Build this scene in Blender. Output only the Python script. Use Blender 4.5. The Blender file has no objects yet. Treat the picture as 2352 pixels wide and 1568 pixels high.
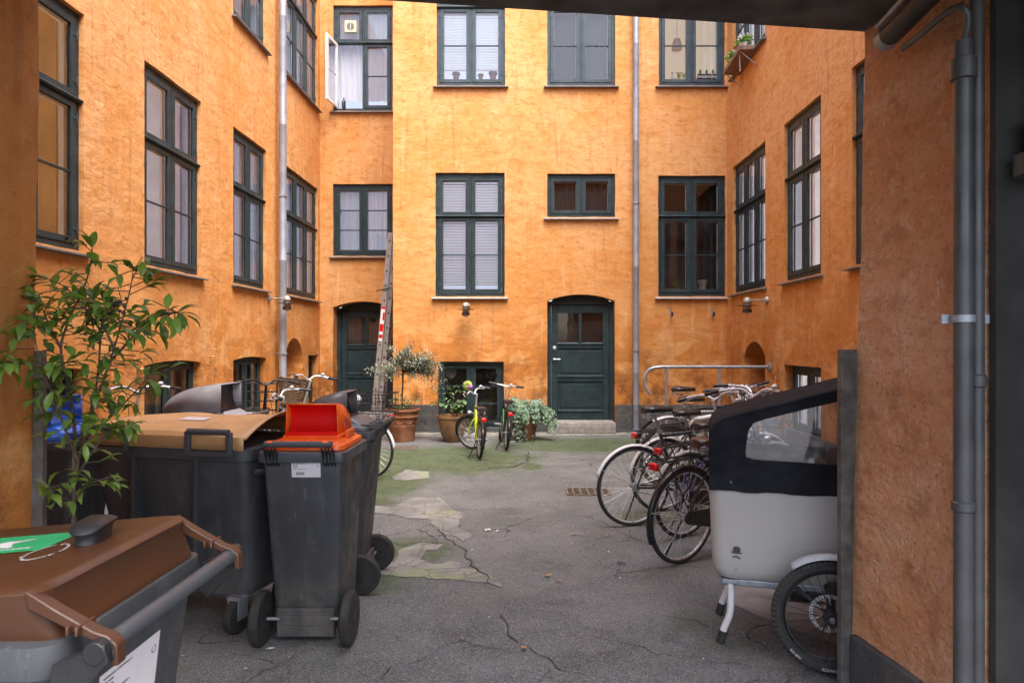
import bpy, math, random
from mathutils import Vector, Matrix, noise
from mathutils.geometry import tessellate_polygon
R = math.radians
random.seed(11)
sc = bpy.context.scene
COL = sc.collection

# ---------------- camera, world, sun, exposure ----------------
cam_d = bpy.data.cameras.new('camera'); cam = bpy.data.objects.new('camera', cam_d); COL.objects.link(cam)
cam.location = (0, 0, 1.58); cam.rotation_euler = (R(90), 0, 0)
cam_d.sensor_width = 36; cam_d.lens = 24; cam_d.shift_x = -27 / 2352; cam_d.shift_y = 3 / 2352
cam_d.clip_start = 0.05; cam_d.clip_end = 500
cam_d.dof.use_dof = True; cam_d.dof.focus_distance = 7.5; cam_d.dof.aperture_fstop = 8.0
sc.camera = cam
SUN_EL, SUN_AZ = 62, 150
world = bpy.data.worlds.new('World'); sc.world = world; world.use_nodes = True
wn = world.node_tree; wn.nodes.clear()
sky = wn.nodes.new('ShaderNodeTexSky'); sky.sky_type = 'NISHITA'; sky.sun_disc = False
sky.sun_elevation = R(SUN_EL); sky.sun_rotation = R(SUN_AZ); sky.air_density = 1.0; sky.dust_density = 4.0; sky.ozone_density = 1.0
hs = wn.nodes.new('ShaderNodeHueSaturation'); hs.inputs['Saturation'].default_value = 0.85
bg = wn.nodes.new('ShaderNodeBackground'); bg.inputs['Strength'].default_value = 0.15
wo = wn.nodes.new('ShaderNodeOutputWorld')
wn.links.new(sky.outputs[0], hs.inputs['Color']); wn.links.new(hs.outputs[0], bg.inputs['Color']); wn.links.new(bg.outputs[0], wo.inputs[0])
sl = bpy.data.lights.new('overcast_sun', 'SUN'); sl.energy = 1.05; sl.angle = R(60); sl.color = (1, 0.96, 0.9)
so = bpy.data.objects.new('overcast_sun', sl); COL.objects.link(so)
so.rotation_euler = (R(90 - SUN_EL), 0, R(180 - SUN_AZ))
sc.view_settings.view_transform = 'Standard'; sc.view_settings.look = 'None'
sc.view_settings.exposure = 2.18; sc.view_settings.gamma = 1
sc.cycles.use_denoising = True
sc.cycles.max_bounces = 10; sc.cycles.diffuse_bounces = 5; sc.cycles.glossy_bounces = 4; sc.cycles.transparent_max_bounces = 14
sc.cycles.caustics_reflective = False; sc.cycles.caustics_refractive = False
sc.cycles.sample_clamp_indirect = 8

# ---------------- helpers ----------------
class MB:
    def __init__(s, xf=None):
        s.v = []; s.f = []; s.m = []; s.mi = 0; s.xf = xf
    def add(s, vs, fs):
        b = len(s.v)
        for p in vs:
            p = Vector(p)
            s.v.append(s.xf @ p if s.xf is not None else p)
        for f in fs:
            s.f.append([b + i for i in f]); s.m.append(s.mi)
        return s
    def box(s, x0, x1, y0, y1, z0, z1):
        return s.add([(x0,y0,z0),(x1,y0,z0),(x1,y1,z0),(x0,y1,z0),(x0,y0,z1),(x1,y0,z1),(x1,y1,z1),(x0,y1,z1)],
                     [(0,3,2,1),(4,5,6,7),(0,1,5,4),(1,2,6,5),(2,3,7,6),(3,0,4,7)])
    def quad(s, a, b, c, d): return s.add([a,b,c,d], [(0,1,2,3)])
    def tube(s, pts, r, n=8, cap=True, closed=False):
        pts = [Vector(p) for p in pts]; k = len(pts)
        rs = r if isinstance(r, (list, tuple)) else [r] * k
        vs = []; up = None
        for i, p in enumerate(pts):
            if closed: t = (pts[(i+1) % k] - pts[i-1]).normalized()
            else: t = (pts[min(i+1, k-1)] - pts[max(i-1, 0)]).normalized()
            if up is None:
                up = Vector((0,0,1)) if abs(t.z) < 0.9 else Vector((1,0,0))
            a = (up - t * up.dot(t))
            if a.length < 1e-6: a = Vector((1,0,0)) - t * t.x
            a.normalize(); up = a; b = t.cross(a)
            for j in range(n):
                w = 2 * math.pi * j / n
                vs.append(p + (a * math.cos(w) + b * math.sin(w)) * rs[i])
        fs = []
        for i in range(k if closed else k-1):
            i2 = (i+1) % k
            for j in range(n):
                fs.append((i*n+j, i*n+(j+1) % n, i2*n+(j+1) % n, i2*n+j))
        if cap and not closed:
            fs.append(tuple(range(n-1, -1, -1))); fs.append(tuple((k-1)*n+j for j in range(n)))
        return s.add(vs, fs)
    def lathe(s, prof, n=20, mt=None, c=(0,0,0)):
        vs = []
        for (r, z) in prof:
            for j in range(n):
                w = 2*math.pi*j/n; p = Vector((r*math.cos(w), r*math.sin(w), z))
                if mt is not None: p = mt @ p
                vs.append(p + Vector(c))
        fs = []
        for i in range(len(prof)-1):
            for j in range(n):
                fs.append((i*n+j, i*n+(j+1)%n, (i+1)*n+(j+1)%n, (i+1)*n+j))
        fs.append(tuple(range(n-1,-1,-1))); fs.append(tuple((len(prof)-1)*n+j for j in range(n)))
        return s.add(vs, fs)
    def sphere(s, c, r, n=10, m=7, sc=(1,1,1)):
        prof = [(r*math.sin(math.pi*(i+.02)/(m+.04)), -r*math.cos(math.pi*(i+.02)/(m+.04))) for i in range(m+1)]
        return s.lathe(prof, n, Matrix.Diagonal(Vector(sc)), c)
    def loft(s, rings, cap0=True, cap1=True, closed=True):
        n = len(rings[0]); vs = [p for r_ in rings for p in r_]; fs = []
        for i in range(len(rings)-1):
            for j in range(n if closed else n-1):
                fs.append((i*n+j, i*n+(j+1)%n, (i+1)*n+(j+1)%n, (i+1)*n+j))
        if cap0: fs.append(tuple(range(n-1,-1,-1)))
        if cap1: fs.append(tuple((len(rings)-1)*n+j for j in range(n)))
        return s.add(vs, fs)
    def prism(s, poly, fn, d0, d1):     # poly in 2D, fn(a, b, d) -> 3D
        n = len(poly); vs = [fn(a, b, d0) for a, b in poly] + [fn(a, b, d1) for a, b in poly]
        fs = [tuple(range(n-1,-1,-1)), tuple(range(n, 2*n))] + [(i, (i+1)%n, n+(i+1)%n, n+i) for i in range(n)]
        return s.add(vs, fs)
    def torus(s, c, R0, r, n=40, m=8, a0=0, a1=360, sy=1.0, axis='y'):
        closed = abs(a1-a0) >= 359.9; k = n if closed else n+1; rings = []
        for i in range(k):
            t = R(a0 + (a1-a0)*i/n); ring = []
            for j in range(m):
                w = 2*math.pi*j/m; rr = R0 + r*math.cos(w); h = r*sy*math.sin(w)
                ring.append(Vector(c) + Vector((rr*math.cos(t), h, rr*math.sin(t))))
            rings.append(ring)
        if closed: rings.append(rings[0])
        return s.loft(rings, not closed, not closed)
    def build(s, name, mat, parent=None, smooth=35, bevel=0, loc=None, rot=None, solid=0):
        me = bpy.data.meshes.new(name); me.from_pydata([tuple(p) for p in s.v], [], s.f)
        mats = mat if isinstance(mat, (list, tuple)) else [mat]
        for m_ in mats: me.materials.append(m_)
        if len(mats) > 1: me.polygons.foreach_set('material_index', s.m)
        me.update()
        if smooth:
            me.polygons.foreach_set('use_smooth', [True]*len(me.polygons))
            me.set_sharp_from_angle(angle=R(smooth))
        o = bpy.data.objects.new(name, me); COL.objects.link(o)
        if parent is not None: o.parent = parent
        if loc is not None: o.location = loc
        if rot is not None: o.rotation_euler = rot
        if solid:
            sm = o.modifiers.new('solid', 'SOLIDIFY'); sm.thickness = solid; sm.offset = 0
        if bevel:
            bv = o.modifiers.new('bevel', 'BEVEL'); bv.width = bevel; bv.segments = 2; bv.limit_method = 'ANGLE'; bv.angle_limit = R(40)
        return o

def tag(o, label=None, cat=None, group=None, kind=None):
    if label: o['label'] = label
    if cat: o['category'] = cat
    if group: o['group'] = group
    if kind: o['kind'] = kind
    return o
def thing(name, loc, rot=(0,0,0), label=None, cat=None, group=None):
    o = bpy.data.objects.new(name, None); COL.objects.link(o); o.empty_display_size = .1
    o.location = loc; o.rotation_euler = rot if isinstance(rot, (tuple, list)) else (0,0,rot)
    return tag(o, label, cat, group)
def children(o): return [c for c in COL.objects if c.parent == o]
def copy_tree(o, parent=None):
    c = o.copy(); COL.objects.link(c)
    if parent is not None: c.parent = parent
    for ch in children(o): copy_tree(ch, c)
    return c
def rrect(hx, hy, rad, z, cx=0, cy=0, k=4):
    pts = []
    for (sx, sy, a0) in ((1,1,0),(-1,1,90),(-1,-1,180),(1,-1,270)):
        for i in range(k+1):
            a = R(a0 + 90*i/k)
            pts.append(Vector((cx + sx*(hx-rad) + rad*math.cos(a), cy + sy*(hy-rad) + rad*math.sin(a), z)))
    return pts
def arc(cx, cz, r, a0, a1, n=8):
    return [(cx + r*math.cos(R(a0+(a1-a0)*i/n)), cz + r*math.sin(R(a0+(a1-a0)*i/n))) for i in range(n+1)]
def smooth_path(pts, n=6):
    P = [Vector(p) for p in pts]; out = []
    for i in range(len(P)-1):
        p0 = P[max(i-1,0)]; p1 = P[i]; p2 = P[i+1]; p3 = P[min(i+2,len(P)-1)]
        for k in range(n):
            t = k/n
            out.append(.5*((2*p1) + (p2-p0)*t + (2*p0-5*p1+4*p2-p3)*t*t + (3*p1-p0-3*p2+p3)*t**3))
    out.append(P[-1]); return out

# ---------------- materials ----------------
class NT:
    def __init__(s, name):
        s.mat = bpy.data.materials.new(name); s.mat.use_nodes = True; s.t = s.mat.node_tree; s.t.nodes.clear()
        s.out = s.t.nodes.new('ShaderNodeOutputMaterial')
        s.tc = s.n('ShaderNodeTexCoord').outputs['Object']
    def n(s, typ, **k):
        nd = s.t.nodes.new(typ)
        for a, b in k.items(): setattr(nd, a, b)
        return nd
    def l(s, a, b): s.t.links.new(a, b)
    def setv(s, sock, v):
        if hasattr(v, 'is_linked') or isinstance(v, bpy.types.NodeSocket): s.l(v, sock)
        else:
            if isinstance(v, (tuple, list)) and len(v) == 3 and sock.type == 'RGBA': v = (*v, 1)
            sock.default_value = v
    def mapping(s, scale=(1,1,1), loc=(0,0,0), src=None):
        m = s.n('ShaderNodeMapping'); m.inputs['Scale'].default_value = scale; m.inputs['Location'].default_value = loc
        s.l(src or s.tc, m.inputs[0]); return m.outputs[0]
    def noise(s, scale, detail=4, rough=.55, src=None, dist=0):
        nd = s.n('ShaderNodeTexNoise'); nd.inputs['Scale'].default_value = scale; nd.inputs['Detail'].default_value = detail
        nd.inputs['Roughness'].default_value = rough; nd.inputs['Distortion'].default_value = dist
        s.l(src or s.tc, nd.inputs['Vector']); return nd.outputs[0]
    def vor(s, scale, feature='F1', src=None, out='Distance'):
        nd = s.n('ShaderNodeTexVoronoi'); nd.feature = feature; nd.inputs['Scale'].default_value = scale
        s.l(src or s.tc, nd.inputs['Vector']); return nd.outputs[out]
    def ramp(s, f, a, b, va=0.0, vb=1.0):
        m = s.n('ShaderNodeMapRange'); m.interpolation_type = 'SMOOTHSTEP'
        s.l(f, m.inputs[0]); m.inputs[1].default_value = a; m.inputs[2].default_value = b
        m.inputs[3].default_value = va; m.inputs[4].default_value = vb; return m.outputs[0]
    def math(s, op, a, b=0.0, c=None):
        m = s.n('ShaderNodeMath'); m.operation = op; s.setv(m.inputs[0], a); s.setv(m.inputs[1], b)
        if c is not None: s.setv(m.inputs[2], c)
        return m.outputs[0]
    def mix(s, f, a, b, bt='MIX'):
        m = s.n('ShaderNodeMix'); m.data_type = 'RGBA'; m.blend_type = bt
        s.setv(m.inputs[0], f); s.setv(m.inputs[6], a); s.setv(m.inputs[7], b); return m.outputs[2]
    def bump(s, h, strength=.5, dist=.01, prev=None):
        b = s.n('ShaderNodeBump'); b.inputs['Strength'].default_value = strength; b.inputs['Distance'].default_value = dist
        s.l(h, b.inputs['Height'])
        if prev: s.l(prev, b.inputs['Normal'])
        return b.outputs[0]
    def bsdf(s, col, rough=.5, metal=0.0, normal=None, spec=.5, **k):
        p = s.n('ShaderNodeBsdfPrincipled'); s.setv(p.inputs['Base Color'], col); s.setv(p.inputs['Roughness'], rough)
        s.setv(p.inputs['Metallic'], metal); p.inputs['Specular IOR Level'].default_value = spec
        if normal: s.l(normal, p.inputs['Normal'])
        for a, b in k.items(): s.setv(p.inputs[a], b)
        s.l(p.outputs[0], s.out.inputs[0]); return s.mat

def pm(name, col, rough=.5, metal=0.0, var=.18, vs=9, bump=0.0, bs=80, spec=.5, dirt=None, **k):
    t = NT(name); n1 = t.noise(vs, 5)
    c = t.mix(t.ramp(n1, .3, .7), tuple(x*(1-var) for x in col), tuple(min(1, x*(1+var)) for x in col))
    if dirt: c = t.mix(t.ramp(t.noise(vs*2.3, 6, .65), .5, .72, 0, dirt[1]), c, dirt[0])
    r_ = t.ramp(t.noise(vs*1.7, 4), .3, .7, max(.03, rough-.08), min(1, rough+.1))
    nm = t.bump(t.noise(bs, 4), bump, .004) if bump else None
    return t.bsdf(c, r_, metal, nm, spec, **k)

def plaster(name, base, light, dark, weather_shade=True, rough_amt=1.0, grime=.5, top=None):
    t = NT(name)
    big = t.noise(.55, 5, .6); med = t.noise(2.2, 6, .62); fine = t.noise(9, 6, .6)
    st = t.noise(3.2, 5, .6, t.mapping((1, 1, 2.6)), .6)
    c = t.mix(t.ramp(big, .42, .60), base, light)
    c = t.mix(t.ramp(med, .48, .66, 0, .75), c, light)
    c = t.mix(t.ramp(st, .46, .74, 0, .5), c, dark)
    c = t.mix(t.ramp(fine, .5, .68, 0, .55), c, tuple(x*.82 for x in dark))
    c = t.mix(t.ramp(t.noise(13, 6, .7, t.mapping((1,1,1.5),(5,1,2)), .8), .56, .66, 0, .45), c, top or (.76, .47, .25))
    sep = t.n('ShaderNodeSeparateXYZ'); t.l(t.tc, sep.inputs[0]); z = sep.outputs[2]
    if weather_shade:
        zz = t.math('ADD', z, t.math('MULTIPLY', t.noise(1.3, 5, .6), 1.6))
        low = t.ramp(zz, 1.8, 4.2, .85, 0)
        c = t.mix(low, c, tuple(dark))  # deeper tone low down: weathering and weaker light, both in the colour
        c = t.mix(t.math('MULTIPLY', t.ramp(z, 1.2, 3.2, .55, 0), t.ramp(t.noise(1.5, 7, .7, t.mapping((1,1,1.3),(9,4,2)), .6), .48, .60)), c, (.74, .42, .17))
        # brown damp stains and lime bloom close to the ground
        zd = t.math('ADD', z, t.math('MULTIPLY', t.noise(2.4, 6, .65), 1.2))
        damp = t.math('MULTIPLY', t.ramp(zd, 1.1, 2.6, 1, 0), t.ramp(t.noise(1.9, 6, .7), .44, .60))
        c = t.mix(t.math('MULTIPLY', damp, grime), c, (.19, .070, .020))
        lime = t.math('MULTIPLY', t.ramp(z, .3, 1.7, .8, 0), t.ramp(t.noise(5, 7, .75, None, 1.2), .62, .7))
        c = t.mix(lime, c, (.62, .42, .30))
        # rain streaks
        stk = t.noise(2.0, 4, .6, t.mapping((5, 5, .35)))
        c = t.mix(t.ramp(stk, .54, .70, 0, .42), c, (.34, .15, .06))
        stk2 = t.noise(1.3, 4, .6, t.mapping((6, 6, .5), (3,3,1)))
        c = t.mix(t.ramp(stk2, .58, .72, 0, .35), c, (.76, .50, .30))
    pale = t.ramp(t.noise(1.1, 6, .7, t.mapping((1,1,1),(7,3,1))), .56, .74, 0, .42)
    c = t.mix(pale, c, top or (.74, .44, .24))
    # small knocks showing through the paint
    kn = t.ramp(t.vor(2.3, 'F1', t.mapping((1,1,1),(3,1,5))), .035, .02)
    c = t.mix(t.math('MULTIPLY', kn, .6), c, (.12, .06, .03))
    hor = t.noise(3.6, 7, .62, t.mapping((1, 1, 1.8)), .25)
    nm = t.bump(hor, .42*rough_amt, .05)
    nm = t.bump(t.noise(18, 5, .65, None, .2), .36*rough_amt, .014, nm)
    nm = t.bump(t.ramp(t.vor(6.5, 'DISTANCE_TO_EDGE', t.mapping((1,1,1.5), (2,2,2), None)), .0, .03), .10*rough_amt, .01, nm)
    nm = t.bump(t.noise(95, 3, .6), .22*rough_amt, .005, nm)
    if rough_amt > 1.5:
        pit = t.ramp(t.vor(30), .05, .30); gate = t.ramp(t.noise(4, 4), .45, .6)
        nm = t.bump(t.math('MULTIPLY', pit, gate), .55, .012, nm); nm = t.bump(t.noise(60, 5, .7), .6, .010, nm)
        c = t.mix(t.ramp(t.noise(48, 5, .7), .52, .66, 0, .5), c, (.30, .12, .05)); c = t.mix(t.ramp(t.noise(30, 6, .75, t.mapping((1,1,.5),(3,3,3))), .60, .68, 0, .6), c, (.78, .60, .50))
    return t.bsdf(c, .9, 0, nm, .25)

M = {}
OR_B, OR_L, OR_D = (.62, .282, .086), (.67, .350, .140), (.53, .195, .040)
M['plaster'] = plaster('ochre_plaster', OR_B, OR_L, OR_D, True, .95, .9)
M['plaster_jamb'] = plaster('rough_jamb_plaster', (.60, .29, .14), (.66, .40, .25), (.44, .17, .065), False, 1.7, .5, (.74, .50, .38))
M['plaster_dark'] = pm('passage_shade_plaster', (.030, .028, .027), .9, 0, .4, 3, .5, 40)  # shade of the passage painted in as near-black plaster
M['plinth'] = plaster('tar_plinth', (.07, .072, .075), (.12, .115, .11), (.045, .045, .05), False, 1.2, 0, (.16, .15, .14))
M['green'] = pm('dark_green_paint', (.019, .036, .042), .46, 0, .25, 6, .35, 45, .32, ((.05, .065, .07), .2))
M['greenhi'] = pm('worn_skylit_green', (.028, .048, .060), .44, 0, .25, 6, .4, 45, .4, ((.08, .10, .11), .25))  # sky reflection on the upper frames painted as a lighter green
def sheer(name, col, tf=.5):
    t = NT(name); d = t.n('ShaderNodeBsdfDiffuse'); d.inputs[0].default_value = (*col, 1); tr = t.n('ShaderNodeBsdfTranslucent'); tr.inputs[0].default_value = (*col, 1)
    mx = t.n('ShaderNodeMixShader'); mx.inputs[0].default_value = tf; t.l(d.outputs[0], mx.inputs[1]); t.l(tr.outputs[0], mx.inputs[2]); t.l(mx.outputs[0], t.out.inputs[0]); return t.mat
M['sheer'] = sheer('backlight_sheet', (.93, .92, .94), .75); M['sheerdim'] = sheer('dim_net_curtain', (.20, .19, .19)); M['sheerwarm'] = sheer('warm_backlight_sheet', (.80, .58, .38), .7)  # first and last: added room backs that pass skylight inward
M['white'] = pm('white_paint', (.78, .77, .77), .45, 0, .06, 5)
M['blind'] = sheer('blind_slats', (.86,.86,.87), .22)
M['sill_light'] = pm('pale_sill', (.40, .39, .41), .6, 0, .15, 8, .2, 40)
M['room'] = pm('interior_wall', (.60, .57, .55), .8, 0, .12, 2)
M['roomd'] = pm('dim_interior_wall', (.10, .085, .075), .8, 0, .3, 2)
M['roomw'] = pm('warm_interior_wall', (.50, .27, .09), .8, 0, .25, 1.5)
M['zinc'] = pm('zinc_sheet', (.34, .37, .41), .42, .55, .12, 5, .1, 30)
M['slate'] = pm('painted_sill', (.15, .14, .145), .6, 0, .2, 8, .2, 40)
M['stone'] = pm('granite_step', (.25, .235, .215), .85, 0, .22, 14, 1.0, 24)
M['alu'] = pm('ladder_aluminium', (.29, .265, .25), .5, .35, .15, 8)
M['chrome'] = pm('polished_metal', (.62, .63, .67), .30, .45, .08, 20)
M['steel'] = pm('galvanised_steel', (.32, .34, .38), .42, .45, .15, 14, .1, 60)
M['black'] = pm('black_paint', (.012, .012, .014), .32, 0, .2, 10)
M['rubber'] = pm('tyre_rubber', (.028, .027, .026), .75, 0, .25, 20, .3, 200)
M['blackpl'] = pm('black_plastic', (.018, .018, .020), .45, 0, .2, 12, .2, 150)
M['leather'] = pm('saddle_leather', (.03, .022, .02), .28, 0, .3, 12)
M['brownleather'] = pm('worn_brown_saddle', (.07, .035, .022), .35, 0, .3, 12)
M['iron'] = pm('iron_angle', (.13, .125, .12), .55, .3, .35, 12, .4, 60, .5, ((.16, .08, .05), .4))
M['wood'] = pm('tarred_beam', (.075, .070, .066), .8, 0, .45, 5, .6, 30)
M['terra'] = pm('terracotta', (.24, .10, .052), .8, 0, .3, 6, .35, 60, .3, ((.30, .26, .20), .45))
M['glaze'] = pm('glazed_pot', (.20, .11, .05), .3, 0, .35, 5)
M['soil'] = pm('soil', (.035, .024, .016), .95, 0, .4, 30, .8, 60)
M['bark'] = pm('bark', (.085, .060, .042), .85, 0, .35, 25, .7, 70)
M['redlens'] = pm('red_reflector', (.62, .01, .012), .15, 0, .1, 20, 0, 80, .8)
M['glassbulb'] = pm('lamp_glass', (.55, .5, .42), .2, 0, .1, 8)
M['lampmetal'] = pm('lamp_metal', (.40, .37, .34), .45, .4, .2, 14)
M['lampdark'] = pm('lamp_band', (.09, .07, .055), .5, .4, .3, 14)
M['label'] = pm('paper_label', (.70, .66, .70), .45, 0, .04, 14)
M['ink'] = pm('label_ink', (.05, .05, .06), .6, 0, .1, 14)
M['wicker'] = pm('wicker', (.16, .095, .055), .7, 0, .4, 40, .5, 90)
M['curtain'] = sheer('curtain_cloth', (.80,.80,.84))
M['paper'] = pm('waste_paper', (.62, .60, .56), .7, 0, .2, 40)
M['dryleaf'] = pm('dry_leaf', (.42, .23, .10), .7, 0, .3, 30)
M['berry'] = pm('black_berry', (.006, .005, .010), .12)
M['zincpipe'] = pm('zinc_downpipe', (.27, .295, .345), .45, .3, .16, 4, .12, 20, .5, ((.22, .21, .20), .5))
M['passpipe'] = pm('painted_passage_pipe', (.066, .066, .070), .4, 0, .25, 5)

def leafmat(name, c1, c2, rough=.38, trans=.25):
    t = NT(name); info = t.n('ShaderNodeObjectInfo')
    geo = t.n('ShaderNodeNewGeometry')
    rnd = geo.outputs['Random Per Island']
    c = t.mix(rnd, c1, c2); c = t.mix(t.ramp(t.noise(14, 3), .4, .7, 0, .35), c, tuple(min(1,x*1.5) for x in c2))
    p = t.n('ShaderNodeBsdfPrincipled'); t.l(c, p.inputs['Base Color']); p.inputs['Roughness'].default_value = rough
    tr = t.n('ShaderNodeBsdfTranslucent'); t.l(t.mix(.5, c, (.25, .40, .04)), tr.inputs[0])
    mx = t.n('ShaderNodeMixShader'); mx.inputs[0].default_value = trans
    t.l(p.outputs[0], mx.inputs[1]); t.l(tr.outputs[0], mx.inputs[2]); t.l(mx.outputs[0], t.out.inputs[0]); return t.mat
M['leaf'] = leafmat('laurel_leaf', (.065, .13, .034), (.22, .36, .055), .36, .38)
M['olive'] = leafmat('olive_leaf', (.13, .155, .11), (.30, .33, .27), .6, .15)
M['ivy'] = leafmat('ivy_leaf', (.09, .17, .10), (.24, .36, .25), .5, .15)
M['hydleaf'] = leafmat('hydrangea_leaf', (.05, .12, .05), (.16, .27, .12), .5, .2)
M['bloom'] = leafmat('lime_bloom', (.30, .38, .06), (.52, .62, .16), .6, .2)
M['petal'] = leafmat('white_petal', (.8, .78, .8), (.9, .88, .9), .6, .2)
M['pink'] = leafmat('pink_petal', (.6, .05, .2), (.75, .1, .35), .6, .2)
M['brightleaf'] = leafmat('geranium_leaf', (.09, .26, .02), (.20, .45, .05), .5, .3)

def glassmat(name, tint=(1,1,1), base=.05, top=1.0, rough=.01, wav=.06, film=0.0):
    t = NT(name); fr = t.n('ShaderNodeFresnel'); fr.inputs[0].default_value = 1.5
    nm = t.bump(t.noise(2.3, 3), wav, .02)
    g = t.n('ShaderNodeBsdfGlossy'); g.inputs['Roughness'].default_value = rough; t.l(nm, g.inputs['Normal'])
    tr = t.n('ShaderNodeBsdfTransparent'); tr.inputs[0].default_value = (*tint, 1)
    f = t.math('ADD', t.math('MULTIPLY', fr.outputs[0], 1.15), base)
    f = t.math('MINIMUM', f, .95)
    mx = t.n('ShaderNodeMixShader'); t.l(f, mx.inputs[0]); t.l(tr.outputs[0], mx.inputs[1]); t.l(g.outputs[0], mx.inputs[2])
    res = mx.outputs[0]
    if film:
        d = t.n('ShaderNodeBsdfDiffuse'); d.inputs[0].default_value = (.6,.6,.62,1)
        m2 = t.n('ShaderNodeMixShader'); t.l(t.ramp(t.noise(7, 5, .6, None, 1.5), .45, .8, film*.3, film*2), m2.inputs[0])  # pale streaks painted to stand for reflections on the vinyl
        t.l(res, m2.inputs[1]); t.l(d.outputs[0], m2.inputs[2]); res = m2.outputs[0]
    t.l(res, t.out.inputs[0]); return t.mat
M['glass'] = glassmat('window_glass', base=.03)
M['film'] = glassmat('clear_vinyl', (.85,.86,.9), .10, rough=.10, wav=1.6, film=.22)
def paint(name, col, rough=.3, **k):
    if name not in M: M[name] = pm(name, col, rough, 0, .08, 12, **k)
    return M[name]
# ---------------- setting: ground ----------------
def ground_mat():
    t = NT('worn_asphalt')
    big = t.noise(.7, 6, .68); med = t.noise(3.2, 6, .6)
    c = t.mix(t.ramp(big, .42, .58), (.108, .117, .120), (.152, .162, .166))
    c = t.mix(t.ramp(med, .45, .7, 0, .45), c, (.150, .144, .138))
    c = t.mix(t.ramp(t.noise(1.7, 7, .72, t.mapping((1,1,1),(4,9,0))), .52, .64, 0, .55), c, (.058, .058, .058))
    ag = t.vor(190, 'F1', None, 'Color'); sp = t.n('ShaderNodeSeparateXYZ'); t.l(ag, sp.inputs[0])
    c = t.mix(t.ramp(sp.outputs[0], .78, .9, 0, .7), c, (.30, .29, .29))
    c = t.mix(t.ramp(sp.outputs[1], .72, .88, 0, .7), c, (.024, .024, .025))
    ag2 = t.vor(60, 'F1', None, 'Color'); sp2 = t.n('ShaderNodeSeparateXYZ'); t.l(ag2, sp2.inputs[0])
    c = t.mix(t.math('MULTIPLY', t.ramp(sp2.outputs[0], .972, .98, 0, .7), t.ramp(t.vor(60), .22, .15)), c, (.42, .40, .37))
    # moss near the back wall and in damp corners
    def blob(x, y, rx, ry, a=1.0):
        m = t.mapping((1/rx, 1/ry, 0), (-x/rx, -y/ry, 0)); L = t.n('ShaderNodeVectorMath'); L.operation = 'LENGTH'; t.l(m, L.inputs[0])
        return t.ramp(L.outputs['Value'], .35, 1.25, a, 0)
    ms = None
    for b in ((-1.1, 9.3, 1.5, 1.3, 1.15), (.9, 10.6, 1.6, 1.0, .95), (-1.8, 7.8, .9, 1.7, .95), (-1.6, 6.6, .45, .5, .8), (1.15, 6.2, .5, .35, .55),
              (1.0, 3.8, .30, .4, .38), (-1.1, 4.5, .5, .3, .6), (2.5, 8.6, 1.2, 1.6, .9), (.1, 8.75, .16, .3, 1.3), (-2.5, 5.5, 1, 1.5, .6), (-.95, 5.2, .5, .5, .7)):
        v = blob(*b); ms = v if ms is None else t.math('MAXIMUM', ms, v)
    nz = t.noise(2.6, 8, .68); mm = t.math('ADD', ms, t.math('SUBTRACT', t.math('MULTIPLY', nz, 1.5), .75))
    mf = t.ramp(mm, .02, .95, 0, .88)
    mc = t.mix(t.ramp(t.noise(9, 6, .7), .35, .7), (.034, .056, .016), (.075, .120, .030))
    mf = t.math('MULTIPLY', mf, t.ramp(t.noise(16, 6, .7), .30, .55, .35, 1))
    c = t.mix(mf, c, mc)
    c = t.mix(t.math('MULTIPLY', mf, t.ramp(t.noise(60, 4), .5, .7, 0, .5)), c, (.06, .06, .05))
    # hairline cracks
    wv = t.n('ShaderNodeVectorMath'); wv.operation = 'ADD'
    nv = t.n('ShaderNodeTexNoise'); nv.inputs['Scale'].default_value = 2.5; nv.inputs['Detail'].default_value = 6; t.l(t.tc, nv.inputs['Vector'])
    sc_ = t.n('ShaderNodeVectorMath'); sc_.operation = 'SCALE'; sc_.inputs['Scale'].default_value = .55; t.l(nv.outputs['Color'], sc_.inputs[0])
    t.l(t.tc, wv.inputs[0]); t.l(sc_.outputs[0], wv.inputs[1])
    e = t.vor(1.25, 'DISTANCE_TO_EDGE', wv.outputs[0])
    ck = t.math('MULTIPLY', t.ramp(e, .003, .011, 1, 0), t.ramp(t.noise(.8, 3, .5, t.mapping((1,1,1),(2,5,0))), .46, .58))
    c = t.mix(t.math('MULTIPLY', ck, .8), c, (.02, .019, .018))
    nm = t.bump(t.noise(1.2, 5, .6), .5, .05)
    nm = t.bump(t.vor(190), .5, .004, nm); nm = t.bump(t.math('MULTIPLY', ck, -1), .6, .01, nm)
    nm = t.bump(t.noise(45, 4), .35, .006, nm)
    r_ = t.ramp(t.noise(1.9, 5), .35, .65, .62, .92)
    return t.bsdf(c, r_, 0, nm, .4)
M['asphalt'] = ground_mat()
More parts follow.
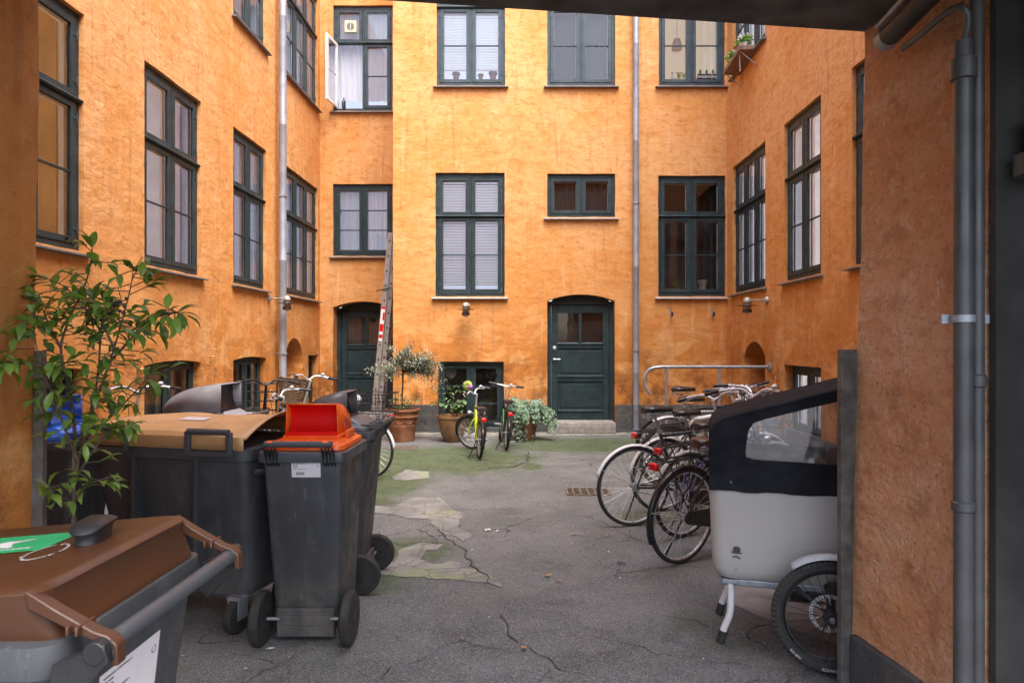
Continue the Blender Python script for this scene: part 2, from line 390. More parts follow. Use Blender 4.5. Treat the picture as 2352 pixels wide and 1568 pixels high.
def cement_mat():
    t = NT('cracked_cement')
    c = t.mix(t.ramp(t.noise(3, 6, .65), .35, .65), (.26, .26, .25), (.165, .165, .16))
    c = t.mix(t.ramp(t.noise(1.1, 5, .7, t.mapping((1,1,1),(3,2,0))), .50, .62, 0, .55), c, (.25, .29, .13))
    sp = t.n('ShaderNodeSeparateXYZ'); t.l(t.vor(130, 'F1', None, 'Color'), sp.inputs[0])
    c = t.mix(t.ramp(sp.outputs[0], .85, .97, 0, .5), c, (.09, .085, .08))
    nv = t.noise(6, 5); mp = t.n('ShaderNodeVectorMath'); mp.operation = 'ADD'; t.l(t.tc, mp.inputs[0])
    sx = t.n('ShaderNodeVectorMath'); sx.operation = 'SCALE'; sx.inputs['Scale'].default_value = .12
    cx_ = t.n('ShaderNodeCombineXYZ'); t.l(nv, cx_.inputs[0]); t.l(nv, cx_.inputs[1]); t.l(cx_.outputs[0], sx.inputs[0]); t.l(sx.outputs[0], mp.inputs[1])
    e = t.vor(4.6, 'DISTANCE_TO_EDGE', mp.outputs[0]); ck = t.ramp(e, .006, .03, 1, 0)
    c = t.mix(t.math('MULTIPLY', ck, .35), c, (.10, .10, .095))
    nm = t.bump(t.math('MULTIPLY', ck, -1), .8, .01); nm = t.bump(t.noise(60, 4), .4, .005, nm)
    return t.bsdf(c, .85, 0, nm, .3)
M['cement'] = cement_mat()

g = MB(); g.quad((-60,-60,0),(60,-60,0),(60,60,0),(-60,60,0)); tag(g.build('ground', M['asphalt'], smooth=0), kind='structure')

def jag(poly, step=.05, amp=.022, seed=0):
    out = []; n = len(poly)
    for i in range(n):
        a = Vector((*poly[i], 0)); b = Vector((*poly[(i+1)%n], 0)); k = max(1, int((b-a).length/step))
        for j in range(k):
            p = a.lerp(b, j/k); w = noise.noise_vector(Vector((p.x*7, p.y*7, seed)))*amp*1.8 + noise.noise_vector(Vector((p.x*28, p.y*28, seed)))*amp*.7
            out.append((p.x + w.x, p.y + w.y))
    return out
def G(px, py):      # photo pixel on the ground -> metres
    Y = 1.58*1568/(py-787); return ((px-1203)/1568*Y, Y)
def sheet(name, poly, z, mat, kind='structure', hole=None):
    pts = [Vector((x, y, z)) for x, y in poly]
    tris = tessellate_polygon([pts]); m = MB(); m.add(pts, [tuple(t_) for t_ in tris]); o = m.build(name, mat, smooth=0)
    me = o.data
    for p in me.polygons:
        if p.normal.z < 0: p.flip()
    tag(o, kind=kind); return o
patch1 = [G(*p) for p in ((850,1160),(905,1163),(940,1143),(1005,1142),(1038,1165),(1068,1180),(1050,1205),(1082,1228),(1062,1245),(1035,1232),(1000,1212),(985,1193),(935,1190),(880,1178),(852,1172))]
sheet('cement_patch', jag(patch1, .05, .03, 1), .004, M['cement'])
patch2 = [G(*p) for p in ((862,1300),(905,1288),(925,1262),(965,1246),(1018,1250),(1012,1262),(972,1268),(962,1282),(1000,1296),(1052,1292),(1080,1308),(1112,1322),(1150,1335),(1158,1346),(1120,1338),(1060,1332),(985,1328),(905,1324),(862,1318))]
sheet('cement_patch', jag(patch2, .04, .03, 2), .004, M['cement'])
sheet('cement_patch', jag([G(*p) for p in ((905,1092),(935,1078),(985,1084),(985,1096),(935,1104),(900,1100))], .04, .02, 5), .004, M['cement'])
sheet('cement_strip', jag([(1.22, 4.15), (2.1, 2.95), (3.5, 2.9), (3.5, 6.3), (1.85, 5.6)], .08, .012, 7), .005, pm('cement_slab', (.24, .23, .215), .85, 0, .2, 3, .4, 60))
sheet('gutter_strip', jag([(-2.3, 12.05), (-2.3, 11.5), (-.3, 11.55), (3.55, 11.75), (3.55, 12.05)], .1, .03, 9), .004, pm('gutter_cement', (.20, .195, .175), .9, 0, .35, 5, .5, 40))
def crack(name, pts, w=.012, seed=0):
    P = [Vector((x, y, 0)) for x, y in pts]; Q = []
    for i in range(len(P)-1):
        k = max(2, int((P[i+1]-P[i]).length/.035))
        for j in range(k): Q.append(P[i].lerp(P[i+1], j/k))
    Q.append(P[-1]); m = MB(); L = []; n = len(Q)
    for i, p in enumerate(Q):
        t_ = (Q[min(i+1, n-1)] - Q[max(i-1, 0)]).normalized(); nrm = Vector((-t_.y, t_.x, 0))
        off = noise.noise(Vector((p.x*9, p.y*9, seed)))*.05; ww = w*(.35+abs(noise.noise(Vector((p.x*20, p.y*20, seed+3))))*1.8)*min(1, 4*i/n+.1, 4*(n-i)/n+.1)
        L.append((p + nrm*(off+ww/2), p + nrm*(off-ww/2)))
    for i in range(n-1):
        a, b = L[i]; c, d = L[i+1]; m.quad((a.x,a.y,.006), (b.x,b.y,.006), (d.x,d.y,.006), (c.x,c.y,.006))
    tag(m.build(name, M['crackm'], smooth=0), kind='structure')
M['crackm'] = pm('crack_shadow_dirt', (.030, .028, .026), .95, 0, .4, 30)
crack('pavement_crack', [G(*p) for p in ((985,1200),(1035,1240),(1062,1262),(1090,1300),(1112,1325),(1150,1352))], .014, 1)
crack('pavement_crack', [G(*p) for p in ((1155,1390),(1160,1430),(1175,1465),(1235,1500),(1290,1535),(1345,1560))], .009, 2)
crack('pavement_crack', [G(*p) for p in ((870,1568),(905,1535),(960,1515),(1010,1500))], .006, 3)
crack('pavement_crack', [G(*p) for p in ((1225,1502),(1130,1490),(1060,1475),(1000,1490))], .006, 4)
crack('pavement_crack', [G(*p) for p in ((1080,1083),(1130,1075),(1180,1072),(1210,1060),(1215,1035))], .03, 5)
def grate(px, py, w, d, rows, cols, label):
    x, y = G(px, py); o = thing('drain_grate', (x, y, 0), 0, label, 'drain grate')
    m = MB(); t_ = .02
    m.box(-w/2, w/2, -d/2, -d/2+t_, .001, .012); m.box(-w/2, w/2, d/2-t_, d/2, .001, .012)
    m.box(-w/2, -w/2+t_, -d/2+t_, d/2-t_, .001, .012); m.box(w/2-t_, w/2, -d/2+t_, d/2-t_, .001, .012)
    for i in range(1, cols): xx = -w/2 + w*i/cols; m.box(xx-.009, xx+.009, -d/2+t_, d/2-t_, .001, .010)
    for j in range(1, rows): yy = -d/2 + d*j/rows; m.box(-w/2+t_, w/2-t_, yy-.008, yy+.008, .0015, .0107)
    m.build('grating', pm('rusty_cast_iron', (.16, .12, .09), .7, .2, .4, 20, .4, 60), o, smooth=0)
    q = MB(); q.quad((-w/2,-d/2,.0085-.006),(w/2,-d/2,.0025),(w/2,d/2,.0025),(-w/2,d/2,.0025)); q.build('pit', M['crackm'], o, smooth=0)
    return o
grate(926, 1029, .40, .34, 2, 12, 'rusty slotted drain grate on the mossy ground near the olive pot')
grate(1350, 1130, .46, .34, 3, 6, 'cast iron drain grate on bare asphalt beside the white fendered bicycle wheel')

# ---------------- setting: buildings ----------------
def arch_pts(x0, x1, z0, zs, za, n=10):
    xc = (x0+x1)/2; hw = (x1-x0)/2; rise = za - zs; r = (hw*hw + rise*rise)/(2*rise); a = math.asin(min(1, hw/r)); zc = za - r
    if rise > hw: r = hw; a = math.pi/2; zc = zs
    top = [(xc + r*math.sin(a - 2*a*i/n), zc + r*math.cos(a - 2*a*i/n)) for i in range(n+1)]
    return [(x0, z0), (x1, z0)] + top
def rect(x0, x1, z0, z1): return [(x0,z0),(x1,z0),(x1,z1),(x0,z1)]
def rough_edge(poly, seed, amp=.008, step=.12):
    out = []; n = len(poly)
    for i in range(n):
        a = Vector((*poly[i],)); b = Vector((*poly[(i+1)%n],)); k = max(1, int((b-a).length/step))
        for j in range(k):
            p = a.lerp(b, j/k); w = noise.noise_vector(Vector((p.x*5+seed, p.y*5, seed)))
            out.append((p.x + w.x*amp, p.y + w.y*amp) if (j > 0) else (p.x, p.y))
    return out
def wall_panel(mb, x0, x1, z0, z1, y, holes, depth=.06, seed=1):
    hs_ = []
    for h in holes:
        if isinstance(h, dict): poly, d = h['p'], h['d']
        else: poly, d = h, depth
        hs_.append((rough_edge(poly, seed), d)); seed += 7
    lists = [[Vector((x, z, 0)) for x, z in rect(x0, x1, z0, z1)]] + [[Vector((x, z, 0)) for x, z in p] for p, d in hs_]
    flat = [v for l in lists for v in l]; tris = tessellate_polygon(lists); fs = []
    for t_ in tris:
        a, b, c = (flat[i] for i in t_)
        fs.append(tuple(t_) if (b-a).cross(c-a).z > 0 else (t_[0], t_[2], t_[1]))
    mb.add([(v.x, y, v.y) for v in flat], fs)
    for p, d in hs_:
        n = len(p)
        for i in range(n):
            a, b = p[i], p[(i+1)%n]; mb.quad((a[0],y,a[1]), (a[0],y+d,a[1]), (b[0],y+d,b[1]), (b[0],y,b[1]))

HINGE = []
def window(par, x0, x1, z0, z1, tz=None, cols=2, rows_low=2, rows_up=1, cover='room', yw=0.0, set_=.05, drop=0.12, fm='green', sill='slate', open_left=False, room='room', inner=True, deep=.5):
    W = x1-x0; fr = M[fm]
    o = MB(); Y0, Y1 = set_, set_+.046
    side, top, bot, post, cst = .055, .075, .065, .034, .062
    xs = [(side + (W-2*side-post*(cols-1))/cols*i + post*i) for i in range(cols)]; cw = (W-2*side-post*(cols-1))/cols
    H = z1-z0; tiers = []
    if tz is None: tiers = [(bot, H-top, rows_low)]
    else: tiers = [(bot, tz-z0-.026, rows_low), (tz-z0+.028, H-top, rows_up)]
    o.box(0, side, Y0, Y1, 0, H); o.box(W-side, W, Y0, Y1, 0, H)
    o.box(side, W-side, Y0, Y1, 0, bot); o.box(side, W-side, Y0, Y1, H-top, H)
    if tz is not None:
        o.box(side, W-side, Y0+.002, Y1, tz-z0-.026, tz-z0+.028)
    for i in range(1, cols):
        xx = xs[i]-post
        for (za, zb, r_) in tiers: o.box(xx, xx+post, Y0-.004, Y1-.002, za, zb)
    gl = MB(); inn = MB(); hinge = MB(); gaps = .003; cas = MB()
    def cas_h(k, *a_): cas.mi = 1; getattr(cas, k)(*a_); cas.mi = 0
    panes = []
    for ti, (za, zb, rows) in enumerate(tiers):
        for i in range(cols):
            a, b = xs[i]+gaps, xs[i]+cw-gaps; c, d = za+gaps, zb-gaps; ya, yb = Y0-.010, Y0+.026
            if open_left and i == 0 and ti == 0: continue
            cas.box(a, a+cst, ya, yb, c, d); cas.box(b-cst, b, ya, yb, c, d)
            rb = cst*.95 if ti == 0 else cst*.8
            cas.box(a+cst, b-cst, ya+.001, yb, c, c+rb); cas.box(a+cst, b-cst, ya+.001, yb, d-cst*.85, d)
            pa, pb, pc, pd = a+cst, b-cst, c+rb, d-cst*.85
            for k in range(1, rows):
                zz = pc + (pd-pc)*k/rows; cas.box(pa, pb, ya+.006, yb-.004, zz-.010, zz+.010)
            gy = ya+.020; gl.quad((pa,gy,pc),(pb,gy,pc),(pb,gy,pd),(pa,gy,pd)); panes.append((pa,pb,pc,pd))
            for cx_ in (a, b-.075):     # corner irons and hinges
                cas_h('box',cx_, cx_+.075, ya-.002, ya+.002, d-.024, d-.012); cas_h('box',cx_, cx_+.075, ya-.002, ya+.002, c+.014, c+.026)
            hx = a-.016 if i == 0 else (b-.004 if i == cols-1 else None)
            if hx is not None:
                for hz in (c+.14, d-.14):
                    cas_h('tube',[(hx+.010, ya-.006, hz-.045), (hx+.010, ya-.006, hz+.045)], .007, 6)
                    s_ = 1 if i == 0 else -1
                    cas_h('box',min(hx+.010, hx+.010+s_*.05), max(hx+.010, hx+.010+s_*.05), ya-.005, ya+.002, hz-.012, hz+.010)
    if tz is not None:      # rounded drip moulding on the transom
        prof = [(Y0, -.022), (Y0-.035, -.016), (Y0-.048, 0), (Y0-.040, .016), (Y0, .026)]
        o.loft([[Vector((xx, p[0], tz-z0+p[1])) for p in prof] for xx in (.002, W-.002)])
    wobj = o.build('window', fr, par, smooth=30, bevel=.004, loc=(x0, yw, z0))
    cas.build('casement', [fr, M['greenhi']], wobj, smooth=30, bevel=.004)
    gl.build('pane', M['glass'], wobj, smooth=0)
    if sill:
        s_ = MB(); s_.loft([[Vector((xx, p[0], p[1])) for p in ((.05,-.008),(-.075,-.030),(-.075,-.050),(.02,-.046),(.05,-.03))] for xx in (-.06, W+.06)])
        s_.build('sill', M[sill], wobj, smooth=0, bevel=.003)
    yi = Y1+.012
    if inner:
        for (pa,pb,pc,pd) in panes:
            w = .05; e = .008
            inn.box(pa-w, pa+e, yi, yi+.03, pc-w, pd+w); inn.box(pb-e, pb+w, yi, yi+.03, pc-w, pd+w)
            inn.box(pa+e, pb-e, yi, yi+.03, pc-w, pc+e); inn.box(pa+e, pb-e, yi, yi+.03, pd-e, pd+w)
        inn.build('inner_frame', M['white'], wobj, smooth=30)
    # white lined reveal and the room behind it
    rv = MB(); d0, d1 = Y1-.004, Y1+(.30 if cover == 'blind' or cover == 'curtain' or cover == 'sheer' else .17); f = .03
    A = [(f,d0,f),(W-f,d0,f),(W-f,d0,H-f),(f,d0,H-f)]; B = [(-.02,d1,-.0),(W+.02,d1,-.0),(W+.02,d1,H+.0),(-.02,d1,H+.0)]
    for i in range(4): rv.quad(A[i], A[(i+1)%4], B[(i+1)%4], B[i])
    rv.build('reveal_lining', M['white'], wobj, smooth=0)
    rm = MB(); ex = .12; D2 = d1+deep
    x_a, x_b, z_a, z_b = -ex, W+ex, -.75, H+.25
    bk = MB(); bk.quad((x_a,D2,z_a),(x_b,D2,z_a),(x_b,D2,z_b),(x_a,D2,z_b)); bk.build('room_back_sheet', M[{'room':'sheer','roomw':'sheerwarm','roomd':'roomd'}[room]], wobj, smooth=0)  # added back sheet; translucent kinds let skylight in to brighten the room
    for q in (((x_a,d1,z_a),(x_a,D2,z_a),(x_a,D2,z_b),(x_a,d1,z_b)), ((x_b,d1,z_a),(x_b,d1,z_b),(x_b,D2,z_b),(x_b,D2,z_a)),
              ((x_a,d1,z_b),(x_a,D2,z_b),(x_b,D2,z_b),(x_b,d1,z_b)), ((x_a,d1,z_a),(x_b,d1,z_a),(x_b,D2,z_a),(x_a,D2,z_a))): rm.quad(*q)
    for q in (rect(x_a,0,z_a,z_b), rect(W,x_b,z_a,z_b), rect(0,W,z_a,0), rect(0,W,H,z_b)):
        rm.quad(*[(a_, d1+.001, b_) for a_, b_ in q])
    rm.build('room', M[room], wobj, smooth=0)
    if cover == 'blind':
        bl = MB(); zt = H-.06; zb_ = drop; st = .050; yb_ = yi+.05; z = zt
        while z > zb_:
            bl.quad((.05,yb_-.015,z-.032),(W-.05,yb_-.015,z-.032),(W-.05,yb_+.013,z+.006),(.05,yb_+.013,z+.006)); z -= st
        bl.box(.05, W-.05, yb_-.012, yb_+.012, zb_-.012, zb_+.004)
        for xx in (.28, W-.28): bl.tube([(xx,yb_-.014,zt),(xx,yb_-.014,zb_)], .002, 4)
        bl.build('blind', M['blind'], wobj, smooth=0)
    elif cover in ('curtain','sheer'):
        cu = MB(); yc = yi+.12; n = 60; zt, zb_ = H-.05, drop; rows = []
        for j in range(7):
            z = zb_ + (zt-zb_)*j/6
            rows.append([Vector((.03+(W-.06)*i/n, yc + .018*math.sin(i*.9+.5*math.sin(j*.7)+i*i*.004) + .01*math.sin(i*.37+j), z)) for i in range(n+1)])
        cu.loft(rows, False, False, closed=False); cu.build('curtain', M['curtain' if cover == 'curtain' else 'sheerdim'], wobj, smooth=80)
    elif cover == 'side_curtain':
        for (a, b) in ((.02, .20), (W-.20, W-.02)):
            cu = MB(); yc = yi+.16; n = 24; rows = []
            for j in range(5):
                z = .05 + (H-.1)*j/4; rows.append([Vector((a+(b-a)*i/n, yc+.02*math.sin(i*1.3+j*.3), z)) for i in range(n+1)])
            cu.loft(rows, False, False, closed=False); cu.build('curtain', M['curtain'], wobj, smooth=80)
    if open_left:
        ol = MB(); a, b = 0, cw; c, d = bot+gaps, tiers[0][1]-gaps
        ol.box(a, a+cst, -.02, .022, c, d); ol.box(b-cst, b, -.02, .022, c, d)
        ol.box(a+cst, b-cst, -.019, .02, c, c+cst); ol.box(a+cst, b-cst, -.019, .02, d-cst, d)
        zz = (c+d)/2; ol.box(a+cst, b-cst, -.014, .014, zz-.01, zz+.01)
        oo = ol.build('open_casement', M['white'], wobj, smooth=30, bevel=.003, loc=(side+.02, Y0-.02, 0), rot=(0,0,R(-97)))
        sk = MB(); sk.box(a, b, .022, .026, c, d) if False else sk.box(a-.002, a+cst, .0225, .030, c, d); sk.box(b-cst, b+.002, .0225, .030, c, d)
        sk.box(a+cst, b-cst, .0225, .030, c, c+cst); sk.box(a+cst, b-cst, .0225, .030, d-cst, d); 
        og = MB(); og.quad((a+cst,0.004,c+cst),(b-cst,.004,c+cst),(b-cst,.004,d-cst),(a+cst,.004,d-cst)); og.build('open_pane', M['glass'], wobj, smooth=0, loc=(side+.02, Y0-.02, 0), rot=(0,0,R(-97)))
    return wobj

def door(par, x0, x1, z0, zs, za, yw, deep, glass=True, handle='left'):
    W = x1-x0; y = deep
    fm = MB()
    op = arch_pts(0, W, 0, zs-z0, za-z0); 
    # frame: arched plate with a square opening
    fw = .075; H = zs-z0-.06
    lists = [[Vector((a,b,0)) for a,b in op], [Vector((a,b,0)) for a,b in rect(fw, W-fw, .0, H)]]
    fm.box(0, fw, y, y+.09, 0, zs-z0); fm.box(W-fw, W, y, y+.09, 0, zs-z0)
    toppoly = [(fw, H), (W-fw, H), (W-fw, zs-z0)] + [p for p in op[2:]] + [(fw, zs-z0)]
    toppoly = [(W, zs-z0)] + []
    fm.prism([(fw, H), (W-fw, H), (W-fw, zs-z0+.001)] + [p for p in op[3:-1] if fw < p[0] < W-fw] + [(fw, zs-z0+.001)], lambda a,b,d: Vector((a,d,b)), y+.002, y+.088)
    d = fm.build('door', M['green'], par, smooth=20, bevel=.004, loc=(x0, yw, z0))
    lf = MB(); a, b = fw+.004, W-fw-.004; yl = y+.022; z1 = H-.005; z00 = .004; Wd = b-a
    st = .115
    zg0, zg1 = .66*z1, .93*z1; p2a, p2b = .375*z1, .625*z1; p1a, p1b = .075*z1, .335*z1
    lf.box(a, a+st, yl, yl+.045, z00, z1); lf.box(b-st, b, yl, yl+.045, z00, z1)
    for (za_, zb_) in ((z00, p1a), (p1b, p2a), (p2b, zg0), (zg1, z1)): lf.box(a+st, b-st, yl+.001, yl+.045, za_, zb_)
    xm = (a+b)/2; lf.box(xm-.028, xm+.028, yl+.001, yl+.045, zg0, zg1)
    lf.build('door_leaf', M['green'], d, smooth=20, bevel=.006)
    for (za_, zb_) in ((p1a, p1b), (p2a, p2b)):
        pn = MB(); pn.box(a+st, b-st, yl+.020, yl+.035, za_, zb_)
        pn.loft([[Vector((xx, p[0], p[1])) for p in ((yl+.02, zb_), (yl-.002, zb_), (yl+.02, zb_-.022))] for xx in (a+st-.01, b-st+.01)])
        pn.loft([[Vector((xx, p[0], p[1])) for p in ((yl+.02, za_), (yl-.018, za_-.004), (yl-.018, za_+.012), (yl+.02, za_+.034))] for xx in (a+st-.02, b-st+.02)])
        pn.box(a+st+.05, b-st-.05, yl+.010, yl+.021, za_+.07, zb_-.05)
        pn.build('door_panel', M['green'], d, smooth=20, bevel=.004)
    for (xa, xb) in ((a+st, xm-.028), (xm+.028, b-st)):
        q = MB(); q.loft([[Vector((xx, p[0], p[1])) for p in ((yl+.02, zg0), (yl-.016, zg0-.004), (yl-.016, zg0+.012), (yl+.02, zg0+.03))] for xx in (xa-.012, xb+.012)])
        q.build('glazing_bead', M['greenhi'], d, smooth=0)
    q = MB(); q.quad((a+st,yl+.03,zg0),(b-st,yl+.03,zg0),(b-st,yl+.03,zg1),(a+st,yl+.03,zg1)); q.build('pane', M['glass'], d, smooth=0)
    q = MB(); q.box(a+.01, b-.01, yl+.22, yl+.24, 0, z1); q.box(a, b, yl+.05, yl+.23, z1-.01, z1+.02); q.build('hallway', M['roomd'], d, smooth=0)
    hx = a+.05 if handle == 'left' else b-.05; s_ = 1 if handle == 'left' else -1; zh = .53*z1
    h = MB(); h.tube([(hx,yl,zh),(hx,yl-.045,zh)], .009, 8); h.tube([(hx,yl-.045,zh),(hx+s_*.11,yl-.045,zh-.004)], .009, 8); h.lathe([(.022,0),(.022,.006)], 14, Matrix.Rotation(R(90),4,'X'), (hx,yl,zh))
    h.build('door_handle', M['chrome'], d)
    l_ = MB(); l_.lathe([(.032,0),(.032,.012),(.015,.018),(.012,.012)], 18, Matrix.Rotation(R(90),4,'X'), (hx+.005,yl,zh+.20)); l_.build('lock', M['chrome'], d)
    hg = MB()
    for zz in (.2, 1.0, 1.75): hg.tube([((b-.005) if handle=='left' else (a+.005), yl-.008, zz), ((b-.005) if handle=='left' else (a+.005), yl-.008, zz+.11)], .009, 8)
    hg.build('hinge', M['black'], d)
    return d

HT = 10.2
ZT, ZTR, ZB = 4.58, 3.82, 2.40
# back building: main front and recessed stair bay
bb = tag(thing('apartment_building', (0, 12.06, 0), 0), 'orange plastered back building with two green doors and dark green windows', 'building', 'orange buildings round the courtyard')
RC = 1.79
mb = MB()
wall_panel(mb, -2.308, 3.592, 0, HT, 0, [rect(-1.56,-.338,2.40,4.58), rect(.415,1.615,3.80,4.565), rect(2.375,3.567,2.40,4.53),
    rect(-1.54,-.33,6.12,8.30), rect(.415,1.615,6.12,8.30), rect(2.385,3.555,6.12,8.30),
    {'p': arch_pts(.415,1.61,.10,2.32,2.435), 'd': .30}, {'p': rect(-1.52,-.354,.06,1.25), 'd': .12}], .07, 3)
wall_panel(mb, -4.134, -2.308, 0, HT, RC, [rect(-3.87,-2.66,3.34,4.80), rect(-3.87,-2.66,6.28,8.42), {'p': arch_pts(-3.87,-2.66,.15,2.30,2.42), 'd': .40}], .07, 40)
mb.quad((-2.308,RC,0),(-2.308,0,0),(-2.308,0,HT),(-2.308,RC,HT))
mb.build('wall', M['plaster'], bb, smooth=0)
pl = MB()
for (a, b) in ((-2.312,-1.525),(-.35,.41),(1.62,3.59)):
    pl = MB(); pl.box(a, b, -.012, .05, 0, .488); pl.build('plinth', M['plinth'], bb, smooth=0, bevel=.006)
pl = MB()
pl.box(-1.525,-.35,-.011,.05,0,.055)
pl.build('plinth', M['plinth'], bb, smooth=0); pl = MB(); pl.box(-4.13,-3.875,RC-.012,RC+.05,0,.488); pl.build('plinth', M['plinth'], bb, smooth=0); pl = MB(); pl.box(-2.655,-2.324,RC-.012,RC+.05,0,.488); pl.box(-2.322,-2.312,-.01,RC-.01,0,.487)
pl.build('plinth', M['plinth'], bb, smooth=0, bevel=.006)
window(bb,-1.56,-.338,2.40,4.58,ZTR,cover='blind',drop=.22,sill='sill_light')
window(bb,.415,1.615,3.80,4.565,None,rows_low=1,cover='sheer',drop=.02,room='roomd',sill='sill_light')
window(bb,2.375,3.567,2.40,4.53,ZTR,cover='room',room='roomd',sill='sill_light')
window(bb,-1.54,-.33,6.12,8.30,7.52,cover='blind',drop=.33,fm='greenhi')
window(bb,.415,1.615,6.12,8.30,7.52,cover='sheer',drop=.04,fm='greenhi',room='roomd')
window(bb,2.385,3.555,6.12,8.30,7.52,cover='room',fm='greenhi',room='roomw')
window(bb,-3.87,-2.66,3.34,4.80,None,rows_low=3,cover='curtain',drop=.05,yw=RC)
window(bb,-3.87,-2.66,6.28,8.42,7.67,cover='curtain',drop=.27,yw=RC,open_left=True,fm='greenhi')
window(bb,-1.52,-.354,.06,1.25,None,rows_low=3,cover='room',room='roomd',set_=.10,sill=None,inner=False)
door(bb,.415,1.61,.20,2.32,2.435,0,.16)
door(bb,-3.87,-2.66,.15,2.30,2.42,RC,.32,handle='right')
s_ = MB(); s_.loft([[Vector((x, y, z)) for x, y in ((.418+e,-.20+e),(1.607-e,-.20+e),(1.607-e,.29),(.418+e,.29))] for z, e in ((0,0),(.12,.0),(.185,.012),(.20,.03))])
st_ = s_.build('door_step', M['stone'], bb, smooth=0, bevel=.015)
s_ = MB(); s_.box(-1.515,-.359,-.008,.118,.01,.078); s_.build('sill', M['plinth'], bb, smooth=0, bevel=.006)
s_ = MB(); s_.box(-3.85,-2.68,RC-.18,RC+.30,0,.148); s_.build('door_step', M['stone'], bb, smooth=0, bevel=.015)

# left building (its front faces +X)
lb = tag(thing('apartment_building', (-4.134, 0, 0), R(90)), 'orange left building with four tall windows behind the bins', 'building', 'orange buildings round the courtyard')
mb = MB(); LT = 4.66
L1=(5.15,6.42); L2=(7.44,8.745); L3=(9.72,10.96); L4=(11.84,13.70)
hl = [rect(a,b,2.43,LT) for a,b in (L1,L2,L3,L4)] + [rect(a,b,6.25,8.45) for a,b in (L3,L4)]
hl += [{'p': rough_edge(arch_pts(a,b,.42,1.33,1.37),3,.01), 'd': .14} for a,b in (L1,L2,L3)]
hl += [{'p': rect(13.10,13.72,.38,1.34), 'd': .16}, {'p': arch_pts(11.80,12.80,.02,1.20,1.67), 'd': .55}]
wall_panel(mb, 2.0, 13.86, 0, HT, 0, hl, .06, 80)
mb.quad((11.7,.55,0),(12.9,.55,0),(12.9,.55,1.8),(11.7,.55,1.8))
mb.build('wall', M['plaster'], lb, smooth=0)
pl = MB()
for (a,b) in ((2.1,11.79),(12.81,13.855)): pl = MB(); pl.box(a,b,-.012,.05,0,.40); pl.build('plinth', M['plinth'], lb, smooth=0, bevel=.006)
for i,(a,b) in enumerate((L1,L2,L3)):
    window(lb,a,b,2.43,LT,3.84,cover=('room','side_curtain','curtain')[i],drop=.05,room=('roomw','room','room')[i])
    window(lb,a,b,.44,1.378,None,rows_low=1,cover='curtain' if i else 'room',room='roomd',set_=.10,sill=None)
window(lb,*L4,2.43,LT,3.84,cols=3,cover='curtain',drop=.05)
window(lb,*L3,6.25,8.45,7.70,cover='side_curtain',fm='greenhi'); window(lb,*L4,6.25,8.45,7.70,cols=3,cover='side_curtain',fm='greenhi')
window(lb,13.11,13.71,.38,1.33,None,cols=1,rows_low=2,cover='room',room='roomd',set_=.11,sill=None,inner=False)

# right building (its front faces -X); local x runs towards the camera
rbd = tag(thing('apartment_building', (3.592, 12.07, 0), R(-90)), 'orange right building with a flower shelf, railing and arched cellar niche', 'building', 'orange buildings round the courtyard')
mb = MB(); yy = lambda Y: 12.07-Y
R5=(yy(11.72),yy(10.15)); R6=(yy(9.42),yy(8.25)); R7=(yy(7.48),yy(6.30))
hr = [rect(a,b,2.42,4.58) for a,b in (R5,R6,R7)] + [rect(*R5,6.12,8.3)] + [{'p': rect(*R6,.36,1.28), 'd': .16}, {'p': arch_pts(yy(11.13),yy(10.15),.02,1.36,1.60), 'd': .6}]
wall_panel(mb, 0, 9.2, 0, HT, 0, hr, .07, 140)
mb.quad((yy(11.2),.6,0),(yy(10.1),.6,0),(yy(10.1),.6,1.7),(yy(11.2),.6,1.7))
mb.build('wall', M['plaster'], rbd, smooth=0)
pl = MB()
for (a,b) in ((0.01,yy(11.14)),(yy(10.14),9.2)): pl = MB(); pl.box(a,b,-.012,.05,0,.42); pl.build('plinth', M['plinth'], rbd, smooth=0, bevel=.006)
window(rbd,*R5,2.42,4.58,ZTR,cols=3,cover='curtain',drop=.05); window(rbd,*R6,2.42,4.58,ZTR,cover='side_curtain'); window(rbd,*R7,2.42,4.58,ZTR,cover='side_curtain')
window(rbd,*R5,6.12,8.3,7.52,cols=3,cover='side_curtain',fm='greenhi')
window(rbd,*R6,.36,1.28,None,rows_low=1,cover='room',room='room',set_=.12,sill=None)

# gatehouse, slightly turned; local x runs to the left seen from the camera's side, local y towards the camera
GA = R(187.66)
gh = tag(thing('gatehouse', (1.46, 3.06, 0), GA), 'rough orange gateway with dark beam overhead framing the courtyard view', 'gateway')
def rough_block(x0, x1, y0, y1, z0, z1, step, amp, lean=0.0):
    m = MB()
    def P(x, y, z, nx, ny):
        w = noise.noise_vector(Vector((x*2.2, y*2.2, z*1.6)))*amp + noise.noise_vector(Vector((x*9, y*9, z*9)))*amp*.35
        return Vector((x + nx*w.x + lean*(z/2.98)*(1 if x >= x1-1e-6 else 0), y + ny*w.y, z))
    nz = int((z1-z0)/step); nyy = max(1, int((y1-y0)/step)); nxx = max(1, int((x1-x0)/.5)); ring = []
    ring += [(x1, y1-(y1-y0)*j/nyy, 1, 0) for j in range(nyy)]
    ring += [(x1-(x1-x0)*j/nxx, y0, 0, 1) for j in range(nxx)]
    ring += [(x0, y0+(y1-y0)*j/2, -1, 0) for j in range(2)]
    ring += [(x0+(x1-x0)*j/nxx, y1, 0, 1) for j in range(nxx)]
    m.loft([[P(x, y, z0+(z1-z0)*k/nz, nx, ny) for x, y, nx, ny in ring] for k in range(nz+1)], False, False)
    return m
m = rough_block(-2.35, 0, 0, .72, 0, 3.02, .045, .022, -.075); m.build('wall', M['plaster_jamb'], gh, smooth=70)
